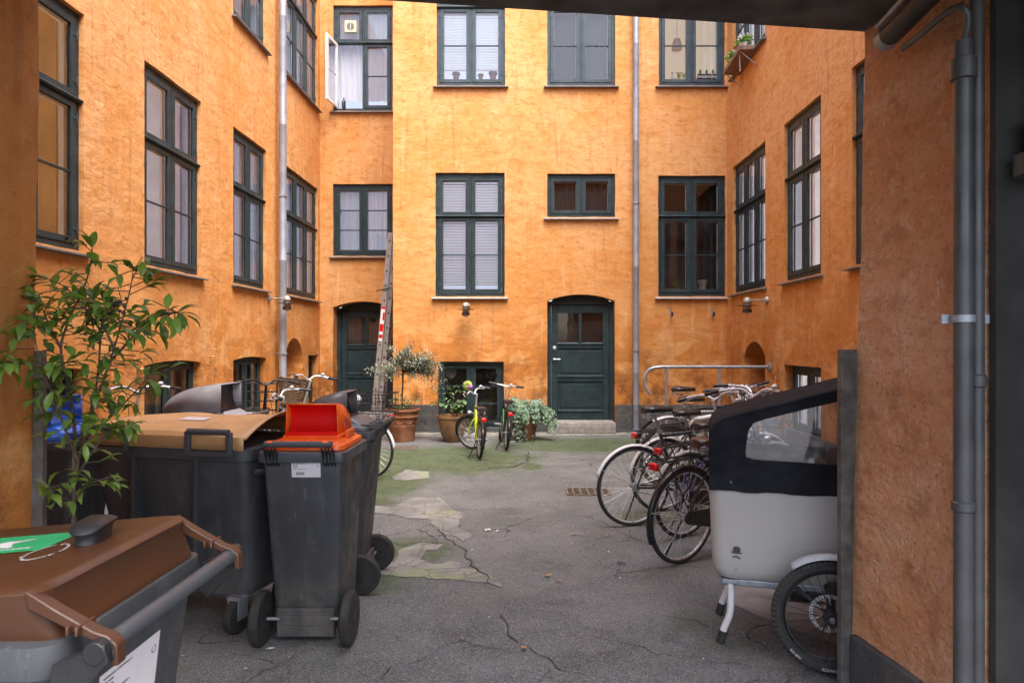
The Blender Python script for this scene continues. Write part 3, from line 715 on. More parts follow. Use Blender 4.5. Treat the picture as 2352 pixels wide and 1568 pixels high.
m = MB(xf=Matrix.Translation((3.375*2-1.9, 0, 0)) @ Matrix.Diagonal((-1,1,1,1))); b_ = rough_block(-.9, 1.475, 0, .75, 0, 3.02, .045, .022, .03)
m.add(b_.v, [tuple(reversed(f)) for f in b_.f]); m.build('wall', M['plaster'], gh, smooth=70)
m = MB(); m.box(-2.35, 5.9, .0, .75, 3.03, 7.4); m.build('upper_wall', M['plaster'], gh, smooth=0)
m = MB(); m.box(-.35, 3.7, -.01, .33, 2.98, 3.028); m.box(-2.3, 5.6, .34, 2.5, 3.004, 3.026); 
for k in range(2): m.box(-.34, 3.69, .345+.8*k, .345+.8*k+.785, 2.986, 3.003)
m.build('ceiling_beam', M['wood'], gh, smooth=0, bevel=.004)
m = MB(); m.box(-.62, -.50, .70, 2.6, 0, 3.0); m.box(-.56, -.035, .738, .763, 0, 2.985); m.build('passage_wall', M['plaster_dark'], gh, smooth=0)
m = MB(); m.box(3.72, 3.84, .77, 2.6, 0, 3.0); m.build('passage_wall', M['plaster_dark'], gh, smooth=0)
m = MB(); m.box(-.03, .012, .016, .735, 0, .285); m.build('plinth', M['plinth'], gh, smooth=0, bevel=.01)
for x in (.0, 3.375):
    m = MB(); s1 = 1 if x == 0 else -1
    m.box(min(x, x+s1*.048), max(x, x+s1*.048), .004, .014, 0, 1.545)
    m.box(min(x-s1*.035, x+s1*.046), max(x-s1*.035, x+s1*.046), -.022, .003, 0, 1.55)
    m.build('corner_guard', M['iron'], gh, smooth=0, bevel=.002)
# ---------------- wall fittings ----------------
def pipe(x, y, r, z0, z1, clamps, joints, label, foot=True, mat='zincpipe', wall=(0,1)):
    o = thing('downpipe', (x, y, 0), 0, label, 'downpipe')
    m = MB(); zs = [z0] + [z for j in joints for z in (j-.012, j, j+.012)] + [z1]; rs = [r] + [q for j in joints for q in (r, r*1.06, r)] + [r]
    m.tube([(0,0,z) for z in zs], rs, 16); m.build('pipe', M[mat], o)
    for c in clamps:
        k = MB(); k.lathe([(r*1.02,-.016),(r*1.22,-.016),(r*1.22,.016),(r*1.02,.016)], 16, None, (0,0,c)); k.tube([(0,0,c),(wall[0]*.13,wall[1]*.13,c)], .008, 6); k.tube([(r*.6,-r*1.1,c),(r*1.5,-r*1.6,c)], .006, 6)
        k.build('clamp', M['steel'], o)
    if foot:
        k = MB(); k.lathe([(r*1.9,0),(r*1.9,.015),(r*1.25,.03),(r*1.2,.07)], 16); k.build('foot', M['zincpipe'], o)
    return o
pipe(1.965, 11.95, .052, .01, HT, (1.45, 4.02), (.50, 1.05, 2.9, 5.1, 6.8), 'grey zinc downpipe on the back wall right of the centre door', wall=(0,1))
pipe(-4.01, 11.36, .060, .01, HT, (1.40, 4.02), (.7, 2.95, 5.2, 7.0), 'grey zinc downpipe on the left wall beside the three part window', wall=(-1,0))

def lamp(x, y, z, rot, label):
    o = thing('wall_lamp', (x, y, z), rot, label, 'lamp', 'lamps on the courtyard walls')   # local -y points away from the wall
    m = MB(); RX = Matrix.Rotation(R(90),4,'X')
    m.lathe([(.055,0),(.055,.022),(.045,.04),(.012,.044)], 20, RX); m.build('wall_plate', M['lampmetal'], o)
    m = MB(); m.tube([(0,-.03,0),(0,-.26,.0)], .010, 8); m.build('arm', M['lampmetal'], o)
    L = Vector((0,-.30,0))
    m = MB(); m.lathe([(.058,-.035),(.060,-.02),(.052,.012),(.034,.034),(.006,.042)], 20, None, L); m.build('cap', M['lampmetal'], o)
    m = MB()
    for k in range(8):
        a = 2*math.pi*k/8; m.tube([L+Vector((.058*math.cos(a),.058*math.sin(a),-.03)), L+Vector((.058*math.cos(a),.058*math.sin(a),-.17))], .0035, 5)
    m.lathe([(.064,-.04),(.064,-.034),(.050,-.034)], 20, None, L); m.lathe([(.035,-.088),(.145,-.084),(.145,-.079),(.035,-.083)], 24, None, L); m.build('cage', M['lampdark'], o)
    m = MB(); m.lathe([(.062,-.185),(.068,-.185),(.068,-.140),(.062,-.140)], 20, None, L); m.build('band', M['lampdark'], o)
    m = MB(); m.lathe([(.005,-.212),(.030,-.205),(.044,-.18),(.046,-.05),(.03,-.03)], 16, None, L); m.build('glass', M['glassbulb'], o)
    return o
lamp(-4.134, 11.05, 2.30, R(90), 'caged wall lamp with its arm crossing the left downpipe')
lamp(-1.0, 12.06, 2.235, 0, 'caged wall lamp below the blind covered window on the back wall')
lamp(3.592, 10.06, 2.21, R(-90), 'caged wall lamp above the arched niche on the right wall')

def hook(x, y, label):
    o = thing('wall_hook', (x, y, 2.11), 0, label, 'hook', 'hooks on the back wall'); m = MB()
    m.box(-.012,.012,-.006,.0,-.06,.10); m.box(-.010,.010,-.10,-.006,-.058,-.048); m.build('bracket', M['steel'], o, smooth=0)
    m = MB(); m.box(-.018,.018,-.112,-.10,-.07,.01); m.build('clip', M['blackpl'], o, smooth=0); return o
hook(2.60, 12.06, 'small metal wall hook, left one below the window right of the drainpipe')
hook(3.33, 12.06, 'small metal wall hook, right one by the inner corner of the walls')

# railing in front of the niche
rl = thing('handrail', (0, 9.97, 0), 0, 'grey tubular handrail with a curled end in front of the arched niche', 'railing')
m = MB(); m.tube(smooth_path([(1.85,0,.83),(1.775,0,.95),(1.77,0,1.08),(1.84,0,1.19),(1.98,0,1.225),(2.2,0,1.228),(3.56,0,1.228)], 7), .024, 12); m.build('top_rail', M['steel'], rl)
m = MB(); m.tube([(2.09,0,.575),(3.0,0,.575),(3.55,0,.575)], .020, 10); m.build('lower_rail', M['steel'], rl)
for x in (2.085, 2.855):
    m = MB(); m.tube([(x,0,0),(x,0,1.22)], .021, 10); m.lathe([(.05,0),(.05,.01)], 14, None, (x,0,0)); m.build('post', M['steel'], rl)
m = MB(); m.lathe([(.075,0),(.075,.012),(.05,.02)], 18, Matrix.Rotation(R(-90),4,'Y'), (3.59,0,1.228)); m.build('flange', M['steel'], rl)

# ladder: two nested sections leaning to the right against the end of the front wall
ld = thing('extension_ladder', (-2.76, 12.42, 0), 0, 'tall aluminium extension ladder leaning beside the left green door', 'ladder')
ANG = math.atan2(.335, 3.57); LM = Matrix.Rotation(ANG, 4, 'Y')
m = MB(xf=LM); SW = .085
for y in (0, .40): m.box(-SW/2, SW/2, y, y+.028, 0, 3.60); m.box(-SW/2-.004, -SW/2+.004, y-.006, y+.034, 0, 3.6); m.box(SW/2-.004, SW/2+.004, y-.006, y+.034, 0, 3.6)
m.build('stile', M['alu'], ld, smooth=0)
m = MB(xf=LM)
for y in (.035, .365): m.box(SW/2+.012, SW/2+.085, y, y+.026, .12, 3.35); m.box(SW/2+.078, SW/2+.088, y-.006, y+.03, .12, 3.35)
m.build('stile', M['alu'], ld, smooth=0)
m = MB(xf=LM); hl_ = MB(xf=LM)
for k in range(13):
    z = .2+.27*k; m.tube([(0,.02,z),(0,.41,z)], .016, 8); m.tube([(SW/2+.048,.05,z+.05),(SW/2+.048,.37,z+.05)], .016, 8)
    for (x_, y_, zz) in ((0,-.003,z),(SW/2+.048,.031,z+.05)): hl_.lathe([(.017,0),(.017,.004)], 12, Matrix.Rotation(R(90),4,'X'), (x_,y_+.001,zz))
m.build('rung', M['alu'], ld); hl_.build('rung_end', M['blackpl'], ld)
m = MB(xf=LM); m.box(-.035,.035,-.012,-.007,2.14,2.20); m.box(-.035,.035,-.012,-.007,1.93,2.0); m.box(-.035,.0,-.012,-.007,2.0,2.14)
for z in (1.62,1.74): m.box(-.03,.03,-.012,-.007,z,z+.05)
m.mi = 1; m.box(0,.035,-.012,-.007,2.0,2.14); m.box(-.035,.035,-.012,-.007,2.20,2.24); m.box(-.03,.03,-.012,-.007,1.79,1.93); m.box(-.03,.03,-.012,-.007,1.67,1.74)
m.build('warning_sticker', [M['label'], M['redlens']], ld, smooth=0)
m = MB(xf=LM); m.tube([(-.16,-.02,2.52),(.12,-.02,2.60)], .009, 6); m.build('strap', M['blackpl'], ld)

# ---------------- plants in pots ----------------
def leaf(mb, p, d, up, L, W, curl=.15, fold=.25):
    d = d.normalized(); s = d.cross(up)
    if s.length < 1e-4: s = Vector((1,0,0))
    s.normalize(); u = s.cross(d).normalized()
    pts = []
    for t, w, dz in ((0,.0,0),(.28,.78,.02),(.58,1.0,0),(.82,.55,-.35),(1.0,0.0,-1.0)):
        c = p + d*(L*t) + u*(L*curl*dz)
        if w == 0: pts.append((c,))
        else: pts.append((c - s*(W*.5*w) + u*(W*fold*w*.5), c, c + s*(W*.5*w) + u*(W*fold*w*.5)))
    vs = [pts[0][0]] + list(pts[1]) + list(pts[2]) + list(pts[3]) + [pts[4][0]]
    mb.add(vs, [(0,1,2),(0,2,3),(1,4,5,2),(2,5,6,3),(4,7,8,5),(5,8,9,6),(7,10,8),(8,10,9)])
def rv(a=1.0): return Vector((random.uniform(-a,a), random.uniform(-a,a), random.uniform(-a,a)))
def potshape(r, h, kind='classic'):
    if kind == 'classic': return [(r*.68,0),(r*.70,.02),(r*.80,h*.42),(r*.84,h*.46),(r*.845,h*.50),(r*.81,h*.52),(r*.90,h*.74),(r*.98,h*.745),(r*1.0,h*.78),(r*.93,h*.80),(r*.95,h*.93),(r*1.05,h*.935),(r*1.06,h*.99),(r*1.02,h),(r*.93,h),(r*.90,h*.92),(r*.02,h*.90)]
    return [(r*.50,0),(r*.55,.01),(r*.80,h*.35),(r*.93,h*.65),(r*.98,h*.88),(r*1.06,h*.92),(r*1.07,h),(r*.96,h),(r*.92,h*.90),(r*.02,h*.88)]
# olive tree
ov = thing('potted_olive_tree', (-1.95, 11.0, 0), 0, 'silvery olive tree in a terracotta pot beside the ladder', 'potted tree')
m = MB(); m.lathe(potshape(.265,.52), 36)
for k in range(10):      # garland relief
    a0 = 2*math.pi*k/10; m.tube([(.238*math.cos(a0+.6*t), .238*math.sin(a0+.6*t), .345-.05*math.sin(math.pi*t)) for t in (0,.25,.5,.75,1)], .006, 5)
m.build('pot', M['terra'], ov, smooth=40)
m = MB(); m.lathe([(.24,.46),(.23,.485),(.1,.50),(.01,.505)], 20); m.build('soil', M['soil'], ov)
m = MB(); tr = smooth_path([(0,0,.48),(-.01,.0,.7),(.0,.01,.95),(-.005,0,1.27)], 4); m.tube(tr, .014, 8)
random.seed(5); BR = []
for k in range(56):
    a = random.uniform(0, 6.283); e = random.uniform(-.25, 1.2); L = random.uniform(.30,.52)
    if random.random() < .35: a = random.uniform(-.5, .5); L *= 1.28; e = random.uniform(-.3,.55)
    d = Vector((math.cos(a)*math.cos(e)*1.05, math.sin(a)*math.cos(e)*.9, math.sin(e)*.85)); p0 = Vector((0,0,random.uniform(1.05,1.27)))
    mid = p0 + d*L*.5 + rv(.04) + Vector((0,0,.05)); end = p0 + d*L + rv(.05) - Vector((0,0,.05)); BR.append((p0, mid, end)); m.tube([p0, mid, end], [.006,.004,.0015], 5)
m.build('trunk', M['bark'], ov)
m = MB()
for (a, b, c) in BR:
    for k in range(85):
        t = random.uniform(.25, 1.05); p = (a.lerp(b, t*2) if t < .5 else b.lerp(c, t*2-1)) + rv(.055)
        d = (c-a).normalized()*.5 + rv(.8); leaf(m, p, d, Vector((0,0,1)), random.uniform(.045,.075), .016, .1, .1)
m.build('crown', M['olive'], ov, smooth=0)
m = MB()
for k in range(26):
    a = random.uniform(0,6.28); p = Vector((.14*math.cos(a), .14*math.sin(a), .49)); q = p + Vector((random.uniform(-.14,.14),random.uniform(-.14,.05),random.uniform(.05,.22)))
    m.tube([p, q], .0022, 4)
    for j in range(5): leaf(m, q+rv(.02), rv(1), Vector((0,0,1)), .045, .028)
m.build('weed', M['hydleaf'], ov, smooth=0)
# hydrangea in glazed pot
hy = thing('potted_hydrangea', (-1.14, 10.95, 0), 0, 'single lime green hydrangea bloom in a brown glazed pot behind the yellow bicycle', 'potted plant')
m = MB(); m.lathe(potshape(.25,.42,'bowl'), 32); m.build('pot', M['glaze'], hy, smooth=40)
m = MB(); m.lathe([(.22,.36),(.2,.38),(.01,.39)], 18); m.build('soil', M['soil'], hy)
m = MB(); sm = MB(); lv = MB(); random.seed(9)
main = smooth_path([(.05,0,.38),(.12,-.05,.56),(.20,-.08,.74),(.25,-.1,.86)], 5); sm.tube(main, .006, 6)
for k in range(9):
    e = Vector((random.uniform(-.28,.38), random.uniform(-.15,.1), random.uniform(.5,.85))); sm.tube([(random.uniform(-.08,.1),0,.38), e*.7+Vector((0,0,.15)), e], .004, 5)
    for j in range(7): leaf(lv, e+rv(.05), Vector((random.uniform(-1,1),random.uniform(-1,.2),random.uniform(-.5,.3))), Vector((0,0,1)), random.uniform(.08,.12), .06)
for k in range(12): p = main[4+k//2]; leaf(lv, p, Vector((random.uniform(-1,1),random.uniform(-1,.4),random.uniform(-.4,.3))), Vector((0,0,1)), .14, .075)
sm.build('stem', M['bark'], hy); lv.build('foliage', M['hydleaf'], hy, smooth=40)
for k in range(260):
    d = rv(1).normalized(); p = Vector((.25,-.1,.90)) + d*.075; s_ = d.cross(rv(1)).normalized(); t_ = d.cross(s_); r_ = .014
    m.add([p, p+s_*r_, p+t_*r_+d*.006, p-s_*r_, p-t_*r_+d*.006], [(0,1,2),(0,2,3),(0,3,4),(0,4,1)])
m.build('bloom', M['bloom'], hy, smooth=0)
# ivy pot
iv = thing('potted_ivy', (.02, 11.18, 0), 0, 'terracotta pot overflowing with pale trailing ivy left of the centre door', 'potted plant')
m = MB(); m.lathe(potshape(.235,.46), 36); m.build('pot', M['terra'], iv, smooth=40)
m = MB(); m.lathe([(.21,.40),(.2,.43),(.01,.44)], 18); m.build('soil', M['soil'], iv)
lv = MB(); sm = MB(); random.seed(21)
def ivyleaf(mb, p, d, n_, L):
    d = d.normalized(); s_ = d.cross(n_)
    if s_.length < .01: s_ = Vector((1,0,0))
    s_.normalize(); n2 = s_.cross(d)
    P = lambda a, b, c=0: p + s_*(a*L) + d*(b*L) + n2*(c*L)
    mb.add([P(0,0), P(.28,-.12,.05), P(.55,.25,-.08), P(.26,.38,.05), P(0,1,-.12), P(-.26,.38,.05), P(-.55,.25,-.08), P(-.28,-.12,.05), P(0,.35,-.03)],
           [(8,0,1),(8,1,2),(8,2,3),(8,3,4),(8,4,5),(8,5,6),(8,6,7),(8,7,0)])
for k in range(62):
    a = random.uniform(0,6.283); r0 = random.uniform(.03,.2); p = Vector((r0*math.cos(a), r0*math.sin(a), .44)); out = Vector((math.cos(a), math.sin(a), 0))
    L = random.uniform(.12,.34); up = random.uniform(.05,.22); drop = random.uniform(0,.15)
    if k < 9: out = Vector((random.uniform(-.35,.1), -1, 0)).normalized(); L = .22; drop = random.uniform(.25,.55); up = .06
    if 9 <= k < 18: out = Vector((1, random.uniform(-.6,.2), 0)).normalized(); L = random.uniform(.3,.46); drop = random.uniform(.08,.3); up = .10
    pts = smooth_path([p, p+out*L*.45+Vector((0,0,up)), p+out*L*.85+Vector((0,0,up*.5-drop*.2)), p+out*L+Vector((0,0,-drop))], 5)
    sm.tube(pts, .0022, 4)
    for q in pts[2:]:
        for j in range(3): ivyleaf(lv, q+rv(.03), Vector((random.uniform(-.6,.6),random.uniform(-.8,.3),-.6+random.uniform(-.4,.4))), Vector((random.uniform(-.4,.4),-.6,1)), random.uniform(.032,.055))
sm.build('stem', M['bark'], iv); lv.build('foliage', M['ivy'], iv, smooth=0)

# flower shelf on the right wall, below the upper window
fs = thing('flower_shelf', (3.592, 10.9, 6.06), 0, 'weathered tilted plank shelf bracketed to the right wall under the upper window', 'shelf')
XS = Matrix.Rotation(R(-4), 4, 'X')
m = MB(xf=XS); m.box(-.27,-.003,-.42,.42,-.02,.0); m.box(-.29,-.27,-.43,.43,-.025,.045); m.box(-.27,-.003,-.44,-.42,-.02,.05); m.build('plank', pm('weathered_wood', (.20,.13,.09), .8, 0, .35, 20, .4, 60), fs, smooth=0, bevel=.003)
for y in (-.38, .38):
    m = MB(xf=XS); m.tube([(-.26,y,-.02),(-.005,y,-.24)], .008, 6); m.build('bracket', M['steel'], fs)
m = MB(xf=XS); m.tube([(-.24,-.30,-.02),(-.24,-.30,-.30)], .004, 5); m.build('cord', M['white'], fs)
def flowerpot(x, y, z, label, cat, pink=False, seed=1):
    o = thing('flowerpot', (x, y, z), 0, label, cat); random.seed(seed)
    m = MB(); m.lathe([(.055,0),(.075,.13),(.08,.13),(.08,.145),(.07,.145),(.065,.12),(.01,.12)], 20); m.build('pot', M['white'], o)
    lv = MB(); fl = MB()
    for k in range(70): d = Vector((random.uniform(-1,1),random.uniform(-1,1),random.uniform(-.2,1))).normalized(); leaf(lv, Vector((0,0,.13))+d*random.uniform(.03,.13), d+rv(.5), Vector((0,0,1)), .06, .055)
    for k in range(60): d = Vector((random.uniform(-1,1),random.uniform(-1,.3),random.uniform(.3,1))).normalized(); leaf(fl, Vector((0,0,.16))+d*random.uniform(.09,.14), rv(1), Vector((0,0,1)), .035, .03)
    lv.build('foliage', M['brightleaf'], o, smooth=0); fl.build('flower', M['petal'], o, smooth=0)
    if pink:
        pk = MB()
        for k in range(22): leaf(pk, Vector((.02,-.05,.30))+rv(.035), rv(1), Vector((0,0,1)), .035, .03)
        pk.build('flower', M['pink'], o, smooth=0)
flowerpot(3.42, 10.62, 6.08, 'white pot of white flowers at the near end of the wall shelf', 'potted flowers', False, 2)
flowerpot(3.42, 11.12, 6.04, 'pot of white and pink flowers at the far end of the wall shelf', 'potted flowers', True, 3)

# things on and in the upper windows
def smallpot(x, y, z, r, h, mat, label, name='flowerpot', cat='flowerpot'):
    m = MB(); m.lathe([(r*.7,0),(r*.9,h*.7),(r*1.08,h*.7),(r*1.08,h),(r*.95,h),(r*.9,h*.8),(.002,h*.78)], 18)
    o = m.build(name, mat, None, loc=(x, y, z)); return tag(o, label, cat)
zi = 6.12+.17; yi_ = 12.06+.155
smallpot(-1.21, yi_, zi, .065, .11, M['terra'], 'patterned terracotta pot on the sill of the upper window, left pane')
smallpot(-.77, yi_, zi, .048, .085, M['terra'], 'small plain terracotta pot behind the right pane of the upper blind window')
smallpot(-.55, yi_, zi, .072, .12, M['terra'], 'large terracotta pot at the right end of the upper window sill')
tr_ = thing('cactus_tray', (3.27, 12.22, zi), 0, 'row of three white cube pots with little cacti on the upper right window sill', 'planter'); m = MB()
for k in range(3): m.box(-.16+.115*k, -.065+.115*k, -.045, .045, 0, .09)
m.build('pot', M['white'], tr_, smooth=0, bevel=.004); c_ = MB()
for k in range(3): c_.sphere((-.112+.115*k, 0, .13), .022, 10, 7, (1,1,2.0))
c_.build('cactus', M['brightleaf'], tr_); t2 = MB(); t2.box(-.18,.20,-.055,.055,-.0,.008); t2.box(-.175,.195,-.06,-.05,.055,.075); t2.build('tray', M['terra'], tr_, smooth=0)
bsh = MB(); random.seed(3)
for k in range(60): leaf(bsh, Vector((random.uniform(-.09,.09),random.uniform(-.04,.04),random.uniform(0.01,.1))), rv(1), Vector((0,0,1)), .035, .022)
tag(bsh.build('herb_plant', M['brightleaf'], None, smooth=0, loc=(2.82, 12.22, zi)), 'tiny leafy herb behind the left pane of the upper right window', 'plant')
m = MB(); m.lathe([(.026,0),(.018,.05),(.014,.08),(.026,.11),(.024,.125),(.002,.125)], 14); tag(m.build('white_vase', M['white'], None, loc=(2.66, 12.22, zi)), 'tiny white waisted vase on the upper right window sill', 'vase')
pd_ = thing('pendant_lamp', (2.86, 12.75, 7.05), 0, 'pale pendant lamp hanging inside the upper right window', 'lamp'); m = MB(); m.lathe([(.10,0),(.09,.08),(.06,.19),(.02,.2)], 18); m.build('lamp_shade', M['label'], pd_); m = MB(); m.tube([(0,0,.2),(0,0,1.1)], .005, 5); m.build('cord', M['white'], pd_)
fn = thing('extractor_fan', (-3.52, 13.915, 8.0), 0, 'cream square ventilator fitted in the pane above the open casement', 'fan')
m = MB(); m.box(-.12,.12,-.05,.02,-.12,.12); m.build('housing', paint('cream_plastic', (.72,.62,.42), .5), fn, smooth=0, bevel=.008)
m = MB(); m.lathe([(.078,0),(.078,.006)], 24, Matrix.Rotation(R(90),4,'X'), (0,-.047,0)); m.build('grille', paint('fan_grille', (.16,.15,.14), .6), fn)
m = MB(); m.box(-.004,.004,-.058,-.052,-.078,.078); m.build('bar', M['white'], fn, smooth=0)
bo = MB(); bo.lathe([(.04,0),(.04,.12),(.03,.15),(.015,.165),(.015,.2),(.002,.2)], 16); tag(bo.build('bottle', pm('dark_bottle', (.02,.012,.010), .12), None, loc=(-3.66, 13.88, 6.35)), 'small dark bottle standing in the open casement window', 'bottle')
ck = thing('wall_clock', (-1.32, 12.30, 1.06), 0, 'round grey clock face behind the upper left basement window pane', 'clock'); m = MB(); m.lathe([(.11,0),(.11,.02),(.1,.02)], 28, Matrix.Rotation(R(90),4,'X')); m.build('dial', paint('clock_grey', (.22,.21,.20), .5), ck)
m = MB(); m.box(-.004,.004,-.026,-.022,0,.08); m.box(0,.05,-.026,-.022,-.004,.004); m.build('hand', M['ink'], ck, smooth=0)
tag(smallpot(3.20, 12.24, 2.53, .085, .17, paint('painted_china', (.45,.50,.44), .3), 'painted china vase behind the right pane of the lower right window', 'china_vase', 'vase'))
fp = MB(); random.seed(8)
for k in range(26): leaf(fp, Vector((0,0,.02)), Vector((random.uniform(-1,1),random.uniform(-.3,.3),random.uniform(.5,1.6))), Vector((0,1,0)), random.uniform(.14,.24), .02)
tag(fp.build('spiky_houseplant', M['hydleaf'], None, smooth=0, loc=(2.78, 12.25, 2.52)), 'dark spiky houseplant behind the left pane of the lower right window', 'plant')

# shutter stays (iron pins) beside the basement windows
def stay(x, y, z, rot, label):
    o = thing('shutter_stay', (x, y, z), rot, label, 'iron pin'); m = MB()
    m.tube([(0,0,0),(0,-.05,0)], .009, 6); m.lathe([(.022,0),(.026,.01),(.014,.02)], 12, None, (0,-.05,-.01)); m.tube([(0,-.05,0),(0,-.05,.09)], .008, 6); m.sphere((0,-.05,.09), .012, 8, 6); m.build('pin', paint('painted_pin', (.55,.25,.08), .7), o); return o
stay(-4.134, 7.30, 1.30, R(90), 'orange painted iron pin left of the basement window behind the bins')
stay(-4.134, 8.98, 1.40, R(90), 'orange painted iron pin right of the basement window behind the bins')
stay(3.592, 9.62, 1.0, R(-90), 'orange painted iron pin left of the right basement window')
stay(3.592, 8.15, .95, R(-90), 'orange painted iron pin right of the right basement window')

# ---------------- passage pipes ----------------
gm = Matrix.Translation((1.46, 3.06, 0)) @ Matrix.Rotation(GA, 4, 'Z')
o = thing('passage_pipe', (1.462, 2.27, 0), 0, 'thick grey vertical pipe beside the right gateway pier', 'pipe')
m = MB(); m.tube([(0,0,0),(0,0,2.58)], .030, 16); m.lathe([(.030,0),(.036,.005),(.036,.03),(.03,.035)], 16, None, (0,0,1.02)); m.lathe([(.03,0),(.04,.005),(.04,.07),(.03,.075)], 16, None, (0,0,2.45)); m.build('pipe', M['passpipe'], o)
m = MB(); m.lathe([(.031,-.012),(.037,-.012),(.037,.012),(.031,.012)], 16, None, (0,0,1.66)); m.box(-.06,.10,.02,.035,1.645,1.675); m.build('clamp', M['steel'], o)
o = thing('passage_pipe', (1.527, 2.30, 0), 0, 'thinner dark vertical pipe, right of the thick one in the passage', 'pipe')
m = MB(); m.tube([(0,0,0),(0,0,2.95)], .023, 14); m.lathe([(.023,0),(.030,.005),(.030,.04),(.023,.045)], 14, None, (0,0,1.43)); m.build('pipe', M['passpipe'], o)
o = thing('insulated_pipe', (0,0,0), 0, 'black insulated pipe running along the top of the right gateway pier', 'pipe')
m = MB(); a = Vector((1.42, 2.66, 2.77)); b = Vector((1.30, 1.2, 2.80)); m.tube([a, b], .042, 16); m.build('insulation', M['blackpl'], o)
m = MB(); d = (a-b).normalized(); m.tube([a-d*.02, a+d*.03, a+d*.045], [.044,.044,.030], 16); m.build('end_cap', M['steel'], o)
m = MB(); m.tube([a+Vector((-.035,.01,.045)), b+Vector((-.035,0,.045))], .011, 8); m.build('side_conduit', M['steel'], o)
o = thing('bent_conduit', (0,0,0), 0, 'thin conduit curving over the pier top into the thick passage pipe', 'pipe')
m = MB(); m.tube(smooth_path([(1.445,2.60,2.70),(1.43,2.45,2.69),(1.425,2.33,2.69),(1.43,2.24,2.68),(1.45,2.23,2.64),(1.462,2.27,2.57)], 6), .012, 10); m.build('conduit', M['passpipe'], o)
o = thing('meter_box', (1.70, 2.24, 2.22), 0, 'blurred pale fitting on the dark passage wall at the right edge', 'electrical box')
m = MB(); m.loft([rrect(.075,.05,.03,z,0,0) for z in (-.09,-.085,-.02)]); m.loft([rrect(.05,.04,.02,z,.015,0) for z in (-.02,.10,.105)]); m.build('housing', M['passpipe'], o); 
m = MB(); m.tube([(0.02,0,.1),(0.02,0,.7)], .012, 8); m.build('conduit', M['passpipe'], o)

# ---------------- litter ----------------
def dleaf(px, py, s, a, lab):
    x, y = G(px, py); m = MB(); random.seed(int(px)); pts = []
    for k in range(14):
        t = 2*math.pi*k/14; r = s*(1 if k % 2 else .55)*random.uniform(.8,1.1); pts.append((r*math.cos(t)*1.2, r*math.sin(t)*.8, .010+random.uniform(0,.012)))
    m.add([(0,0,.012)]+pts, [(0,k+1,(k+1)%14+1) for k in range(14)])
    return tag(m.build('fallen_leaf', M['dryleaf'], None, smooth=0, loc=(x,y,0), rot=(0,0,a)), lab, 'leaf', 'dry leaves scattered on the asphalt')
dleaf(1258,1324,.030,.3,'brown curled leaf lying alone in the middle of the yard')
dleaf(1203,1492,.026,1.2,'pale maple leaf on the long asphalt crack nearest the camera')
dleaf(1318,1229,.024,.8,'dry leaf between the cement patches and the black bicycle')
dleaf(1395,1232,.018,2.0,'small tan leaf left of the black bicycle wheel')
dleaf(1285,1337,.018,2.5,'faded leaf just right of the brown curled one')
dleaf(1064,1469,.016,2.5,'tiny leaf near the bottom, left of the maple leaf')
def scrap(px, py, s, lab):
    x, y = G(px, py); m = MB(); random.seed(int(px*3)); pts = [(s*random.uniform(.5,1)*math.cos(t), s*random.uniform(.4,.8)*math.sin(t), .006+random.uniform(0,.014)) for t in (0,1,2,3,4,5)]
    m.add([(0,0,.018)]+pts, [(0,k+1,(k+1)%6+1) for k in range(6)]); return tag(m.build('paper_scrap', M['paper'], None, smooth=0, loc=(x,y,0)), lab, 'litter', 'white scraps on the ground')
for (px,py,s,l) in ((1120,1219,.03,'cluster of white crumbs below the mossy cement patch'),(1142,1221,.02,'white crumb right of the crumb cluster'),(1085,1266,.014,'white speck between the two cement patches'),(1304,1116,.018,'white scrap beside the iron grate'),
                    (1398,1270,.014,'white speck below the tan leaf'),(620,1493,.03,'torn white scrap under the orange lidded bin'),(563,1541,.018,'white scrap on the ground at the bottom beside the brown bin')): scrap(px,py,s,l)
m = MB(); random.seed(4)
vs = []; 
for j in range(7):
    for i in range(9): vs.append((-.09+.022*i+random.uniform(-.008,.008), -.05+.017*j+random.uniform(-.006,.006), .012+random.uniform(0,.05)*math.sin(math.pi*i/8)))
m.add(vs, [(j*9+i,j*9+i+1,(j+1)*9+i+1,(j+1)*9+i) for j in range(6) for i in range(8)])
x_, y_ = G(662,1470); tag(m.build('crumpled_wrapper', pm('crumpled_foil', (.20,.19,.18), .35, .4, .6, 30), None, smooth=0, loc=(x_,y_+.05,0)), 'crumpled grey wrapper between the wheels of the orange lidded bin', 'litter')

m = MB(); random.seed(77)
for k in range(230):
    if k < 120: x, y = random.uniform(-2.2,3.3), random.uniform(9.2,11.9)
    elif k < 170: x, y = random.uniform(-1.0,2.6), random.uniform(3.2,9.0)
    else: x, y = random.uniform(-3.9,-1.0), random.uniform(3.0,9.0)
    a = random.uniform(0,6.28); s_ = random.uniform(.004,.013); m.mi = 0 if random.random() < .7 else 1
    p = lambda t, r, h: (x+r*s_*math.cos(a+t), y+r*s_*math.sin(a+t), .007+h)
    m.add([p(0,1.3,.004), p(1.4,.6,.008), p(3.1,1.2,.002), p(4.7,.6,.009)], [(0,1,2,3)])
tag(m.build('leaf_litter', [M['dryleaf'], M['paper']], None, smooth=0), 'tiny dry leaf bits and crumbs scattered over the asphalt', 'litter', None, 'stuff')
